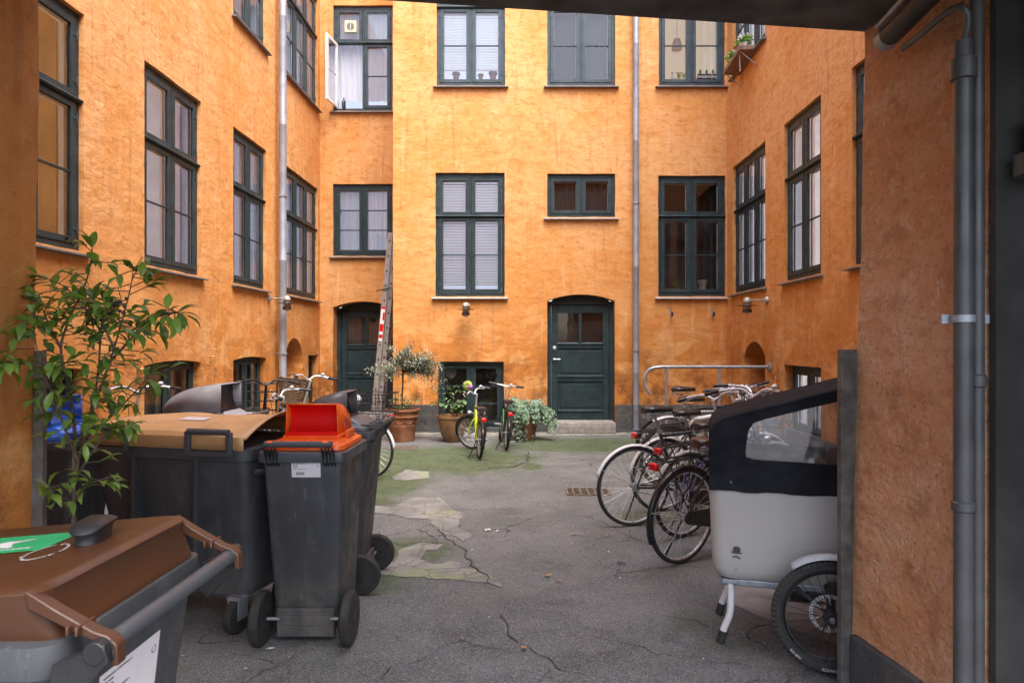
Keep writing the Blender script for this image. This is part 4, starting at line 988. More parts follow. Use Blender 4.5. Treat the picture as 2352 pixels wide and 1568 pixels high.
# ---------------- waste bins ----------------
def binplastic(name, col, dust):
    t = NT(name); c = t.mix(t.ramp(t.noise(2.2, 5), .3, .7), tuple(x*.85 for x in col), tuple(x*1.2 for x in col))
    c = t.mix(t.ramp(t.noise(3, 6, .7, t.mapping((6,6,.7))), .50, .72, 0, .55), c, dust)
    c = t.mix(t.ramp(t.noise(38, 5, .75, t.mapping((1,1,.35))), .60, .68, 0, .55), c, tuple(x*1.5 for x in dust))
    sep = t.n('ShaderNodeSeparateXYZ'); t.l(t.tc, sep.inputs[0]); c = t.mix(t.math('MULTIPLY', t.ramp(sep.outputs[2], .05, .55, .6, 0), t.ramp(t.noise(7, 6, .7), .4, .62)), c, (.14,.125,.10))
    nm = t.bump(t.noise(3, 3), .25, .03); nm = t.bump(t.noise(170, 3), .22, .003, nm)
    return t.bsdf(c, t.ramp(t.noise(9, 5), .35, .65, .42, .68), 0, nm, .45)
BODY = binplastic('bin_grey_plastic', (.052,.055,.061), (.105,.108,.110))
RIMC = pm('bin_rim_plastic', (.062,.069,.082), .42, 0, .12, 6, .2, 160)
def bwheel(par, x, y, r=.14, w=.05, name='wheel'):
    m = MB(); RX = Matrix.Rotation(R(90),4,'Y')
    m.lathe([(r*.62,-w/2),(r*.92,-w/2),(r,-w*.28),(r,w*.28),(r*.92,w/2),(r*.62,w/2)], 32, RX, (x,y,r))
    o = m.build(name, M['rubber'], par)
    h = MB(); h.lathe([(r*.63,-w*.30),(r*.63,w*.30)], 28, RX, (x,y,r)); h.lathe([(r*.16,-w*.6),(r*.18,w*.6)], 14, RX, (x,y,r))
    for k in range(6):
        a = 2*math.pi*k/6; c, s_ = math.cos(a), math.sin(a)
        h.tube([(x+w*.32*q,y+r*.15*c,r+r*.15*s_) for q in (1,)]+[(x+w*.36,y+r*.6*c,r+r*.6*s_)], .006, 5); h.tube([(x-w*.32,y+r*.15*c,r+r*.15*s_),(x-w*.36,y+r*.6*c,r+r*.6*s_)], .006, 5)
    h.build('hub', M['blackpl'], o); return o
def sticker(par, fn, w, h, name='label', full=True):
    """paper label; fn(u, v, d) gives a point: u to the right, v up, d out of the surface"""
    m = MB()
    def q(u0,u1,v0,v1,d,mi): m.mi = mi; m.quad(fn(u0,v0,d),fn(u1,v0,d),fn(u1,v1,d),fn(u0,v1,d))
    q(0,w,0,h,.0015,0); random.seed(2)
    for k in range(5):
        v = h*(.88-.085*k); u = w*.06; end = w*(.50 if k in (0,4) else .22)
        while u < end: l_ = random.uniform(.008,.03)*w/.15; q(u,min(u+l_,end),v,v+h*.028,.0022,1); u += l_+.003
    u = w*.16
    while u < w*.44: l_ = random.choice((.0012,.0022,.0032))*w/.15; q(u,u+l_,h*.16,h*.34,.0022,1); u += l_+random.choice((.001,.002))*w/.15
    for k in range(14):
        a0, a1 = 2*math.pi*k/14, 2*math.pi*(k+1)/14
        if k not in (3,4): m.mi = 1; r1, r2 = h*.075, h*.055; m.quad(fn(w*.9+r1*math.cos(a0),h*.72+r1*math.sin(a0),.0022),fn(w*.9+r1*math.cos(a1),h*.72+r1*math.sin(a1),.0022),fn(w*.9+r2*math.cos(a1),h*.72+r2*math.sin(a1),.0022),fn(w*.9+r2*math.cos(a0),h*.72+r2*math.sin(a0),.0022))
    return m.build(name, [M['label'], M['ink']], par, smooth=0)

def hood_bin(loc, rot, label, lidm, hoodm, innerm, hd=(.135,.165,-.07,.21), straps=True, pedestal=False, W=.45, hood=True, sticker_on=True, name='wheeled_bin'):
    o = thing(name, loc, rot, label, 'bin', 'wheeled bins by the gateway'); hw = W/2
    m = MB(); m.loft([rrect(hx,hy,.03,z,0,cy) for z,hx,hy,cy in ((.13,hw-.058,.185,.03),(.16,hw-.055,.19,.03),(.98,hw-.018,.235,0),(.985,hw-.018,.235,0))]); m.build('body', BODY, o, bevel=0)
    m = MB(); m.loft([rrect(hx,hy,.045,z) for z,hx,hy in ((.965,hw-.012,.24),(.965,hw+.004,.258),(.99,hw+.006,.262),(1.015,hw+.004,.258),(1.018,hw-.012,.24))]); m.build('rim', RIMC, o)
    for s_ in (-1,1):      # corner ribs and side lugs
        m = MB(); m.box(s_*(hw-.035)-.004, s_*(hw-.035)+.004, -.10, .0, .80, .965); m.box(s_*(hw-.03)-.008, s_*(hw-.03)+.008, -.13,-.12,.62,.965); m.box(s_*(hw-.03)-.008, s_*(hw-.03)+.008, .05,.06,.7,.965); m.build('side_rib', BODY, o, smooth=0, bevel=.003)
    m = MB(); m.box(-hw+.075,hw-.075,-.185,-.165,.04,.19); m.box(-hw+.09,hw-.09,-.19,-.12,.10,.15); m.build('axle_housing', BODY, o, smooth=0, bevel=.006)
    m = MB(); m.tube([(-hw-.01,-.18,.135),(hw+.01,-.18,.135)], .009, 8); m.build('axle', M['steel'], o)
    for s_ in (-1,1): bwheel(o, s_*(hw+.005), -.18, .14 if not pedestal else .125)
    # lid
    m = MB(); m.loft([rrect(hx,hy,.05,z,0,.01) for z,hx,hy in ((1.02,hw-.015,.235),(1.045,hw-.02,.23),(1.052,hw-.04,.21),(1.062,hw-.045,.205)) ])
    if pedestal: m.loft([rrect(hx,hy,.03,z,0,cy) for z,hx,hy,cy in ((1.06,hw-.07,.19,.02),(1.09,.145,.15,.03),(1.095,.14,.145,.03))])
    else: m.box(-.155,.155,-.075,.20,1.06,1.082); m.box(.165,.185,-.02,.12,1.062,1.10)
    m.build('lid', lidm, o, bevel=.004)
    m = MB(); m.tube([(-hw+.055,-.295,1.065),(hw-.055,-.295,1.065)], .016, 14); m.build('handle', RIMC, o)
    for s_ in (-1,1):
        m = MB()
        for k in range(4):
            x = s_*(hw-.052-.018*k); m.loft([[Vector((x-.004,y,z)) for y,z in ((-.23,1.0),(-.305,1.05),(-.29,1.02),(-.25,.95),(-.225,.94))],[Vector((x+.003,y,z)) for y,z in ((-.23,1.0),(-.305,1.05),(-.29,1.02),(-.25,.95),(-.225,.94))]])
        m.build('handle_bracket', M['blackpl'], o, smooth=0)
    if straps:
        for s_ in (-1,1):
            x = s_*(hw-.085); m = MB()
            m.loft([[Vector((xx,y,z)) for y,z in arc(-.295,1.065,.0195,-60,150,6)+[(-.2,1.064),(-.2,1.056)]+list(reversed(arc(-.295,1.065,.0165,-60,120,5)))] for xx in (x-.013,x+.013)]); m.build('hinge_strap', lidm, o, smooth=0)
    zb = 1.095 if pedestal else 1.082
    if hood:
        hwid, hh, yf, yb = hd
        prof = [(yf, zb), (yf, zb+hh)] + [(yf+(yb-yf)*math.sin(R(90*t/10)), zb+hh*math.cos(R(90*t/10))) for t in range(1,10)] + [(yb, zb)]
        n = len(prof); m = MB(); top = prof[1:]
        m.loft([[Vector((xx*(1.0 if z > zb+.12 else 1.04), y, z)) for y, z in top] for xx in (-hwid, hwid)], False, False, closed=False)
        for s_ in (-1,1):
            x = s_*hwid; m.add([Vector((x*(1.0 if z > zb+.12 else 1.04), y, z)) for y, z in prof], [tuple(range(n))])
        m.build('hood', hoodm, o, smooth=50, solid=.007)
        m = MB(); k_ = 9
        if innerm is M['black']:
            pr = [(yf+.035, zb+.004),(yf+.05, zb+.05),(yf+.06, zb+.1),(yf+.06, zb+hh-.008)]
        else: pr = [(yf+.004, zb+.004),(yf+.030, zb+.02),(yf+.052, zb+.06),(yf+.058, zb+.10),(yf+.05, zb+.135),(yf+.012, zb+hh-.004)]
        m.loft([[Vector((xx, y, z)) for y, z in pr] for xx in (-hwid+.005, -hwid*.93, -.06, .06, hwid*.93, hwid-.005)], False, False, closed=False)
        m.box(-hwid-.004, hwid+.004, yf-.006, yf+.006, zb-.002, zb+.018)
        m.build('hood_inner', innerm, o, smooth=60)  # inner sheet paints hood shade: red under orange, black under grey
    if pedestal:
        m = MB()
        for x in (-hw+.05,-.05,.05,hw-.05): m.box(x-.006,x+.006,-.30,-.17,1.035,1.062)
        m.box(-hw+.05,hw-.05,-.235,-.229,1.03,1.06); m.build('lid_rib', lidm, o, smooth=0, bevel=.002)
    if sticker_on: sticker(o, lambda u,v,d: Vector((-.055+u, -.2268-.0915*v-d, .885+v)), .15, .08)
    return o
orange = pm('orange_lid_plastic', (.78,.115,.012), .32, 0, .06, 10, .08, 200); red_shade = pm('orange_hood_shade', (.62,.003,.003), .5, 0, .06, 10, 0, 80, .2)  # the red is a shaded copy of the orange hood plastic
greylid = pm('grey_lid_plastic', (.11,.115,.135), .36, 0, .10, 10, .1, 200); ltgrey = pm('light_grey_lid_plastic', (.34,.345,.38), .42, 0, .08, 10, .1, 200)
dkgrey = pm('charcoal_lid_plastic', (.10,.10,.115), .38, 0, .10, 10); blue = pm('blue_lid_plastic', (.02,.12,.55), .32, 0, .08, 10)
hood_bin((-1.145, 3.76, 0), 0, 'grey wheeled bin with orange lid and red painted shade inside its hood facing the camera', orange, orange, red_shade)
hood_bin((-1.205, 4.52, 0), R(90), 'grey wheeled bin with charcoal hooded lid directly behind the orange lidded one', dkgrey, dkgrey, M['black'], pedestal=True, straps=False, sticker_on=False)
hood_bin((-2.22, 4.95, 0), R(90), 'light grey hooded bin standing behind the tan lidded container', ltgrey, ltgrey, M['black'], hd=(.17,.19,-.10,.30), pedestal=True, straps=False, sticker_on=False)
hood_bin((-2.80, 4.08, 0), R(90), 'bin with blue hooded lid, farthest left behind the shrub', blue, blue, blue, pedestal=True, straps=False, sticker_on=False)

# four wheeled container with tan lid
tan = pm('tan_lid_plastic', (.52,.31,.145), .45, 0, .08, 5, .1, 120)
ct = thing('waste_container', (-1.86, 4.02, 0), R(-14), 'large four wheeled dark container with a tan curved lid', 'container')
m = MB(); m.loft([rrect(hx,hy,.05,z,0,cy) for z,hx,hy,cy in ((.20,.42,.25,.05),(.24,.43,.26,.05),(.99,.50,.34,0),(1.0,.50,.34,0))]); m.build('body', BODY, ct)
m = MB(); m.loft([rrect(hx,hy,.06,z) for z,hx,hy in ((.96,.50,.34),(.96,.52,.36),(1.02,.525,.365),(1.025,.50,.34))]); m.build('rim', RIMC, ct)
for x in (-.2,.2):
    m = MB(); m.box(x-.012,x+.012,-.352,-.28,.35,.96); m.build('body_rib', BODY, ct, smooth=0, bevel=.004)
m = MB(); nx, ny = 28, 14; rows = []
def lz(u, v):      # u along the length -1..1, v front..back -1..1
    z = 1.105 + .04*(1-v*v) + .018*math.cos(u*2.2)
    if -.42 < u < .36: z -= .016
    if u > .62: z += .055*((u-.62)/.38)**1.5*(1-(abs(v+.1))**2) - .03*max(0, -v)*((u-.62)/.38)
    return z
for i in range(nx+1):
    u = -1+2*i/nx; row = [Vector((u*.515, -.375, 1.02)), Vector((u*.515, -.374, 1.085))]
    for j in range(ny+1): v = -1+2*j/ny; row.append(Vector((u*.515, v*.352-.005, lz(u,v)))) 
    row += [Vector((u*.515, .37, 1.07)), Vector((u*.515, .37, 1.03))]; rows.append(row)
m.loft(rows, False, False, closed=False); m.build('lid', tan, ct, smooth=30, solid=.008)
m = MB(); m.quad((-.18,-.2,lz(-.3,-.57)+.006),(.14,-.2,lz(.2,-.57)+.006),(.14,.14,lz(.2,.4)+.006),(-.18,.14,lz(-.3,.4)+.006)); m.build('lid_sticker', paint('faded_sticker', (.66,.48,.26), .5), ct, smooth=0)
m = MB(); m.quad((-.06,-.17,lz(0,-.5)+.009),(.10,-.17,lz(.1,-.5)+.009),(.10,-.09,lz(.1,-.3)+.010),(-.06,-.09,lz(0,-.3)+.010)); m.build('lid_sticker', M['label'], ct, smooth=0)
for x0,x1 in ((-.48,-.21),(.19,.44)):
    m = MB(); m.tube([(x0,-.39,1.115),(x1,-.39,1.115)], .017, 12); m.box(x0-.016,x0+.014,-.400,-.376,.99,1.115); m.box(x1-.014,x1+.016,-.400,-.376,.99,1.115); m.box(x0,x1,-.398,-.378,.985,1.012); m.build('lid_handle', RIMC, ct, bevel=.003)
m = MB(); m.tube([(.535,-.30,.90),(.565,-.18,.88),(.565,.1,.88),(.535,.22,.90)], .014, 8); m.build('side_grip', RIMC, ct)
for x in (-.36,.36):
    for y in (-.20,.24):
        m = MB(); RX = Matrix.Rotation(R(90),4,'Y'); m.lathe([(.05,-.022),(.088,-.022),(.094,0),(.088,.022),(.05,.022)], 24, RX, (x,y-.02,.095)); wv_ = m.build('wheel', M['rubber'], ct)
        k = MB(); k.box(x-.034,x-.027,y-.05,y+.03,.08,.2); k.box(x+.027,x+.034,y-.05,y+.03,.08,.2); k.box(x-.04,x+.04,y-.05,y+.05,.185,.205); k.lathe([(.052,-.018),(.052,.018)], 16, RX, (x,y-.02,.095)); k.build('fork', M['steel'], wv_, smooth=0)

# brown organic waste bin in the foreground
brown = pm('brown_lid_plastic', (.066,.026,.012), .34, 0, .06, 3, .06, 220, .5, ((.11,.055,.032), .2))
br = thing('wheeled_bin', (-1.145, 1.505, 0), R(90), 'brown lidded organic waste bin in the bottom left foreground', 'bin', 'wheeled bins by the gateway')
m = MB(); m.loft([rrect(hx,hy,.035,z,0,cy) for z,hx,hy,cy in ((.14,.20,.25,.05),(.18,.205,.255,.05),(.985,.265,.325,.03),(.99,.265,.325,.03))]); m.build('body', BODY, br)
m = MB(); m.loft([rrect(hx,hy,.05,z,0,.02) for z,hx,hy in ((.975,.27,.315),(.975,.287,.328),(1.0,.290,.332),(1.034,.286,.328),(1.037,.270,.312))]); m.build('rim', BODY, br)
m = MB(); zl = lambda y: 1.138 - .05*(y+.265)/.6
rings = []
for z_, hx, yf, yb in ((1.036,.262,-.300,.345),(1.040,.262,-.300,.345),(1.050,.268,-.295,.352)):
    rings.append([Vector((p.x, p.y, z_)) for p in rrect(hx,(yb-yf)/2,.04,0,0,(yb+yf)/2)])
for off, hx, yf, yb in ((-.028,.270,-.272,.350),(-.012,.272,-.277,.352),(-.003,.266,-.268,.345),(0,.255,-.255,.335)):
    rings.append([Vector((p.x, p.y, zl(p.y)+off)) for p in rrect(hx,(yb-yf)/2,.045,0,0,(yb+yf)/2)])
m.loft(rings); m.build('lid', brown, br, smooth=40)
m = MB(); m.tube([(-.245,-.385,1.030),(.245,-.385,1.030)], .0175, 20); m.build('handle', RIMC, br)
for s_ in (-1,1):
    m = MB(); x = s_*.262
    pr = [(-.245,1.134),(-.30,1.100),(-.370,1.060),(-.395,1.052),(-.412,1.036),(-.414,.998),(-.402,.998),(-.398,1.028),(-.370,1.042),(-.30,1.075),(-.25,1.10)]
    m.loft([[Vector((xx,y,z)) for y,z in pr] for xx in (x-.014,x+.014)]); 
    for yy_ in (-.330,-.347): m.box(x-.028,x+.028,yy_-.003,yy_+.003,1.056,1.074)
    m.build('hinge_arm', brown, br, smooth=35, bevel=.003)
    m = MB(); pr = [(-.31,1.01),(-.35,1.025),(-.402,1.046),(-.410,1.014),(-.375,.975),(-.325,.92),(-.30,.94)]
    for xo in (.292, .272): m.loft([[Vector((xx,y,z)) for y,z in pr] for xx in (s_*xo-.006,s_*xo+.006)])
    m.tube([(s_*.245,-.385,1.030),(s_*.300,-.385,1.030)], .021, 14); m.build('handle_bracket', M['blackpl'], br, smooth=35, bevel=.002)
    bwheel(br, s_*.27, -.22, .15, .055)
m = MB(); m.tube([(-.26,-.22,.15),(.26,-.22,.15)], .011, 8); m.build('axle', M['steel'], br)
# lid knob: curved grip with flared lip
m = MB(); kz = zl(-.2); kn = []
for z_, hx, hy, ox in ((0,.056,.026,0),(.010,.054,.026,0),(.020,.060,.027,.002),(.024,.070,.033,.004),(.029,.072,.034,.004),(.035,.064,.028,.003),(.038,.045,.018,.002)):
    kn.append([Vector((p.x+ox, p.y-.165, kz+z_+.012*(1-(p.x/.066)**2)*(1 if z_>.015 else 0))) for p in rrect(hx,hy,min(hx,hy)*.98,0,0,0,8)])
m.loft(kn); m.build('lid_knob', M['blackpl'], br, smooth=50, rot=(0,0,R(10)), loc=(.025,.0,0))
# green sticker with a white dog-bone like emblem and caption, embossed recycling arrows
grn = paint('green_sticker', (.02,.42,.16), .4)
m = MB(); T = lambda u,v,d=.002: Vector((u, v+.03, zl(v+.03)+d))
def rq(u0,u1,v0,v1,d): m.quad(T(u0,v0,d),T(u1,v0,d),T(u1,v1,d),T(u0,v1,d))
rq(.0,.15,-.11,.16,.0015); m.mi = 1
sil = [(.095,.03),(.085,.045),(.075,.04),(.06,.05),(.045,.07),(.035,.066),(.045,.045),(.045,.02),(.035,-.01),(.045,-.015),(.06,.0),(.075,.005),(.088,-.01),(.1,-.03),(.105,-.022),(.095,.0)]
m.add([T(u,v,.003) for u,v in sil], [tuple(range(len(sil)))])
random.seed(6); v = -.07
while v < .13: l_ = random.uniform(.006,.014); rq(.018,.027,v,v+l_,.003); v += l_+.004
m.build('sticker', [grn, M['white']], br, smooth=0)
m = MB(); m.mi = 0; C0 = (-.02,-.135)
for a0, a1 in ((20,110),(140,230),(260,350)):
    L_ = []
    for k in range(9):
        a = R(a0+(a1-a0)*k/8); L_.append((C0[0]+.040*math.cos(a)*1.3, C0[1]+.040*math.sin(a)*.8, C0[0]+.046*math.cos(a)*1.3, C0[1]+.046*math.sin(a)*.8))
    for k in range(8):
        p, q = L_[k], L_[k+1]; m.quad(T(p[0],p[1],.0015),T(p[2],p[3],.0015),T(q[2],q[3],.0015),T(q[0],q[1],.0015))
    a = R(a1+4); c, s_ = math.cos(a), math.sin(a)
    m.add([T(C0[0]+.036*c*1.3,C0[1]+.036*s_*.8,.0015),T(C0[0]+.052*c*1.3,C0[1]+.052*s_*.8,.0015),T(C0[0]+.044*math.cos(a+.3)*1.3,C0[1]+.044*math.sin(a+.3)*.8,.0015)],[(0,1,2)])
m.build('recycling_mark', paint('pale_print', (.50,.45,.42), .5), br, smooth=0)
sticker(br, lambda u,v,d: Vector((-.125+u, -.2725-.112*v-d, .78+v)), .23, .125)
# ---------------- bicycles ----------------
def wheel(par, c, Rr, tyre_r, xf=None, name='wheel', rim='chrome', spokes=28, knob=False, tyre='rubber', disc=False, sp_r=.0016):
    """rim with tyre, spokes and hub as children; the axle runs along y"""
    c = Vector(c); rr = Rr-tyre_r*2
    m = MB(xf); m.torus(c, rr+.004, .010, 44, 8, sy=1.25); w = m.build(name, M[rim], par)
    m = MB(xf); m.torus(c, Rr-tyre_r, tyre_r, 56, 10)
    if knob:
        for k in range(54):
            a = 2*math.pi*k/54
            for y in (-.5, .5):
                p = c + Vector(((Rr+.001)*math.cos(a), y*tyre_r, (Rr+.001)*math.sin(a))); t = Vector((-math.sin(a),0,math.cos(a))); n = Vector((math.cos(a),0,math.sin(a))); yv = Vector((0,1,0))
                vs = [p+t*i*.006+yv*j*.007+n*h*.006 for h in (-1,.6) for i,j in ((-1,-1),(1,-1),(1,1),(-1,1))]
                m.add(vs, [(0,3,2,1),(4,5,6,7),(0,1,5,4),(1,2,6,5),(2,3,7,6),(3,0,4,7)])
    m.build('tyre', M[tyre], w)
    m = MB(xf)
    for k in range(spokes):
        a = 2*math.pi*k/spokes; b = a + (.33 if (k//2) % 2 else -.33); y = .028 if k % 2 else -.028
        m.tube([c+Vector((.022*math.cos(b),y,.022*math.sin(b))), c+Vector(((rr+.002)*math.cos(a),0,(rr+.002)*math.sin(a)))], sp_r, 4, cap=False)
    m.build('spokes', M['chrome'] if not disc else M['blackpl'], w)
    m = MB(xf); RX = Matrix.Rotation(R(90),4,'X'); m.lathe([(.008,-.062),(.012,-.05),(.024,-.032),(.024,-.028),(.014,-.024),(.014,.024),(.024,.028),(.024,.032),(.012,.05),(.008,.062)], 16, RX, c); m.build('hub', M['steel'], w)
    return w

def strip_arc(m, c, r, a0, a1, w=.05, n=18, dip=.008):
    rows = []
    for i in range(n+1):
        a = R(a0+(a1-a0)*i/n); row = []
        for y, d in ((-w/2,-dip*1.6),(-w/4,0),(0,.003),(w/4,0),(w/2,-dip*1.6)): row.append(Vector(c)+Vector(((r+d)*math.cos(a), y, (r+d)*math.sin(a))))
        rows.append(row)
    m.loft(rows, False, False, closed=False)

def saddle(par, x, z, mat, pitch=0, springs=True, name='saddle'):
    m = MB(); rings = []
    for t, hw, zz in ((0,.045,.0),(.04,.078,.014),(.10,.082,.016),(.16,.060,.008),(.21,.034,.004),(.27,.022,.004),(.285,.012,-.008)):
        xx = x-.11+t; ring = []
        for k in range(12):
            a = 2*math.pi*k/12; ring.append(Vector((xx, hw*math.cos(a), z+zz+(.024*math.sin(a) if math.sin(a) > 0 else .042*math.sin(a)*(hw/.082)**.4))))
        rings.append(ring)
    m.loft(rings); o = m.build(name, mat, par, smooth=60)
    m = MB(); m.tube([(x-.08,-.02,z-.045),(x+.02,-.02,z-.055),(x+.14,-.01,z-.03)], .0035, 5); m.tube([(x-.08,.02,z-.045),(x+.02,.02,z-.055),(x+.14,.01,z-.03)], .0035, 5)
    if springs:
        for s_ in (-1,1): m.tube([(x-.085+.014*math.cos(k*1.1), s_*.045+.014*math.sin(k*1.1), z-.075+.0035*k) for k in range(20)], .003, 5)
        m.tube([(x-.085,-.045,z-.078),(x-.02,-.02,z-.065),(x-.02,.02,z-.065),(x-.085,.045,z-.078)], .004, 5)
    m.build('saddle_rail', M['chrome'], o); return o

def bike(name, loc, heading, label, col='black', lean=4, R_=.345, wb=1.07, tr=.018, sh=.92, bar_h=1.03, bar_w=.30, sweep=.20, style='step', steer=0, fender='black', rear_fender=True,
         fmat=None, rack=True, light=True, chaing=True, basket=None, rear_basket=False, bell=True, knob=False, saddle_m=None, grip='blackpl', bars='chrome', tyre='rubber', group='bicycles parked in the courtyard', carrier=False, stand=1, tube=.016, front_fender=True, crank_a=20, bag=False, barflat=False, fender_a=(10, 200), fork=None, cat='bicycle', rimm='chrome'):
    o = thing(name, loc, (R(lean),0,R(heading)), label, cat, group)
    FM = fmat or M[col]; s_ = R_/.345; H0 = Vector((wb-.17*s_,0,R_+.34*s_)); H1 = Vector((wb-.225*s_,0,R_+.34*s_+.15)); bb_ = Vector((wb*.40,0,R_*.82)); F = Vector((wb,0,R_))
    axis = (H1-H0).normalized(); q = Matrix.Translation(H0) @ Matrix.Rotation(R(steer),4,axis) @ Matrix.Translation(-H0)
    # the turned front end keeps its axle near hub height
    st_top = Vector((wb*.40-.19*s_,0,min(sh-.12, R_+.46*s_)))
    m = MB(); m.tube([H0-axis*.01, H1+axis*.01], tube*1.15, 12); m.tube([bb_, st_top], tube, 12)
    if style == 'step':
        m.tube(smooth_path([H0+axis*.015, H0.lerp(bb_,.45)+Vector((0,0,-.015)), bb_], 6), tube*1.1, 12); m.tube(smooth_path([H1-axis*.02, H1.lerp(bb_,.45)+Vector((0,0,.02)), bb_.lerp(st_top,.35)], 6), tube*.9, 12)
    elif style == 'mtb':
        m.tube([H0+axis*.02, bb_], tube*1.7, 12); m.tube([H1-axis*.02, bb_.lerp(st_top,.86)], tube*1.35, 12)
    else:
        m.tube([H0+axis*.015, bb_], tube*1.1, 12); m.tube([H1-axis*.02, bb_.lerp(st_top,.93)], tube, 12)
    for y in (-1,1):
        m.tube([bb_+Vector((0,y*.03,0)), Vector((.2,y*.045,R_*.95)), Vector((0,y*.058,R_))], .0095, 8); m.tube([bb_.lerp(st_top,.88)+Vector((0,y*.014,0)), Vector((.06,y*.05,R_+.14*s_)), Vector((0,y*.058,R_))], .008, 8)
    m.lathe([(.024,-.036),(.024,.036)], 16, Matrix.Rotation(R(90),4,'X'), bb_); m.build('frame', FM, o)
    m = MB(); m.tube([st_top, Vector((st_top.x-.012-(sh-st_top.z-.06)*.28, 0, sh-.05))], .0125, 10); m.lathe([(.022,-.014),(.022,.014)], 12, None, st_top); m.build('seatpost', M['steel'], o)
    sx = st_top.x-.012-(sh-st_top.z-.06)*.28
    sd = saddle(o, sx, sh, saddle_m or M['leather'])
    # fork
    m = MB(q); cr = H0-axis*.02
    m.tube([H1+axis*.01, cr], tube*.95, 10)
    for y in (-1,1): m.tube(smooth_path([cr+Vector((0,y*.012,0)), cr+Vector((.02,y*.045,-.05)), Vector((wb-.06*s_,y*.055,R_+.14*s_)), F+Vector((0,y*.055,0))], 5), .011, 8)
    m.build('fork', fork or FM, o)
    wheel(o, (0,0,R_), R_, tr, None, 'rear_wheel', knob=knob, tyre=tyre, rim=rimm); wheel(o, F, R_, tr, q, 'front_wheel', knob=knob, tyre=tyre, rim=rimm)
    if fender:
        fmm = M[fender] if isinstance(fender, str) else fender
        if rear_fender:
            m = MB(); strip_arc(m, (0,0,R_), R_+.018, *fender_a, w=tr*2+.012); m.build('mudguard', fmm, o, solid=.002, smooth=60)
            m = MB(); a = R(min(fender_a[1]-12,168))
            for y in (-1,1): m.tube([Vector((0,y*.06,R_)), Vector(((R_+.018)*math.cos(a), y*.026, R_+(R_+.018)*math.sin(a)))], .0022, 5)
            m.build('mudguard_stay', M['chrome'], o)
        if front_fender:
            m = MB(q); strip_arc(m, F, R_+.018, -12, 128, w=tr*2+.012); m.build('mudguard', fmm, o, solid=.002, smooth=60)
    # handlebar
    top = H1+axis*max(.03,(bar_h-H1.z-.02)); m = MB(q); m.tube([H1, top], .0125, 10)
    B0 = top+Vector((.05,0,.01)); m.tube([top, B0], .013, 10); m.build('stem', M[bars], o)
    m = MB(q); gp = MB(q)
    if barflat: P = [B0+Vector((-.03,-bar_w,.02)), B0+Vector((-.01,-bar_w*.5,.015)), B0, B0+Vector((-.01,bar_w*.5,.015)), B0+Vector((-.03,bar_w,.02))]
    else: P = [B0+Vector((-sweep,-bar_w,.02)), B0+Vector((-sweep*.45,-bar_w*.88,.035)), B0+Vector((0,-bar_w*.35,.05)), B0, B0+Vector((0,bar_w*.35,.05)), B0+Vector((-sweep*.45,bar_w*.88,.035)), B0+Vector((-sweep,bar_w,.02))]
    Q = smooth_path(P, 6); m.tube(Q, .011, 10)
    hb = m.build('handlebar', M[bars], o)
    for (a, b) in ((Q[0], Q[5 if barflat else 6]), (Q[-1], Q[-6 if barflat else -7])):
        d = (b-a).normalized(); g_ = MB(q); g_.tube([a-d*.012, a, a+d*.10, a+d*.118], [.015,.0165,.0165,.019], 12); g_.build('grip', M[grip], hb)
        l_ = MB(q); l_.tube([a+d*.135+Vector((.01,0,-.005)), a+d*.13+Vector((.045,0,-.012)), a+d*.03+Vector((.055,0,-.02))], .005, 6); l_.lathe([(.016,-.01),(.016,.01)], 10, None, a+d*.135); l_.build('brake_lever', M['chrome'], hb)
    cab = MB(q)
    for y in (-1,1): cab.tube(smooth_path([B0+Vector((-.02,y*bar_w*.75,.03)), B0+Vector((.10,y*bar_w*.5,.06)), B0+Vector((.09,y*.05,-.06)), H0+Vector((.03,y*.02,.0))], 6), .0028, 5)
    cab.build('cable', M['blackpl'], hb)
    if bell:
        a = Q[9]; k = MB(q); k.sphere(a+Vector((0,0,.028)), .026, 14, 8, (1,1,.7)); k.build('bell', M['chrome'], hb)
    hl = MB(q); c = H0+Vector((.085,0,.05)); hl.lathe([(.012,-.03),(.028,.0),(.032,.02),(.002,.022)], 14, Matrix.Rotation(R(90),4,'Y'), c); hl.tube([c, H0+Vector((.01,0,.04))], .005, 5)
    hl.build('headlight', M['chrome'], o)
    if rack:
        m = MB(); rz = R_*2+.075; x0, x1 = -.30*s_, .20*s_
        m.tube(smooth_path([(x1,-.045,rz),(x0+.03,-.055,rz),(x0,-.03,rz),(x0,.03,rz),(x0+.03,.055,rz),(x1,.045,rz)], 4), .0055, 6)
        for y in (-.02,.02): m.tube([(x0,y,rz),(x1,y,rz)], .004, 6)
        for x in (x0+.08, (x0+x1)/2, x1-.05): m.tube([(x,-.052,rz),(x,.052,rz)], .004, 6)
        for y in (-1,1): m.tube([(x0+.06,y*.055,rz),(x0+.07,y*.065,rz-.03),(0,y*.068,R_+.02)], .005, 6); m.tube([(-.03,y*.055,rz),(0,y*.068,R_+.02)], .0045, 6); m.tube([(x1,y*.045,rz),(st_top.x-.01,y*.016,rz-.0)], .005, 6)
        m.build('rack', fmat if (rack == 'frame' and fmat) else M['black'] if rack != 'white' else M['white'], o)
    if light:
        m = MB(); lx = -.32*s_ if rack else -.20; lz_ = R_*2+.045 if rack else R_+.30
        if rack: m.box(lx-.02, lx+.012, -.036, .036, lz_-.028, lz_+.022)
        else: m.box(sx-.06, sx-.035, -.02, .02, sh-.16, sh-.11)
        m.build('rear_light', M['redlens'], o, smooth=30, bevel=.008)
        k = MB()
        if rack: k.box(lx+.012, lx+.045, -.01,.01, lz_-.005, lz_+.008)
        k.lathe([(.014,-.006),(.014,.006)], 10, Matrix.Rotation(R(90),4,'X'), (0,-.062,R_)); k.build('light_bracket', M['blackpl'], o)
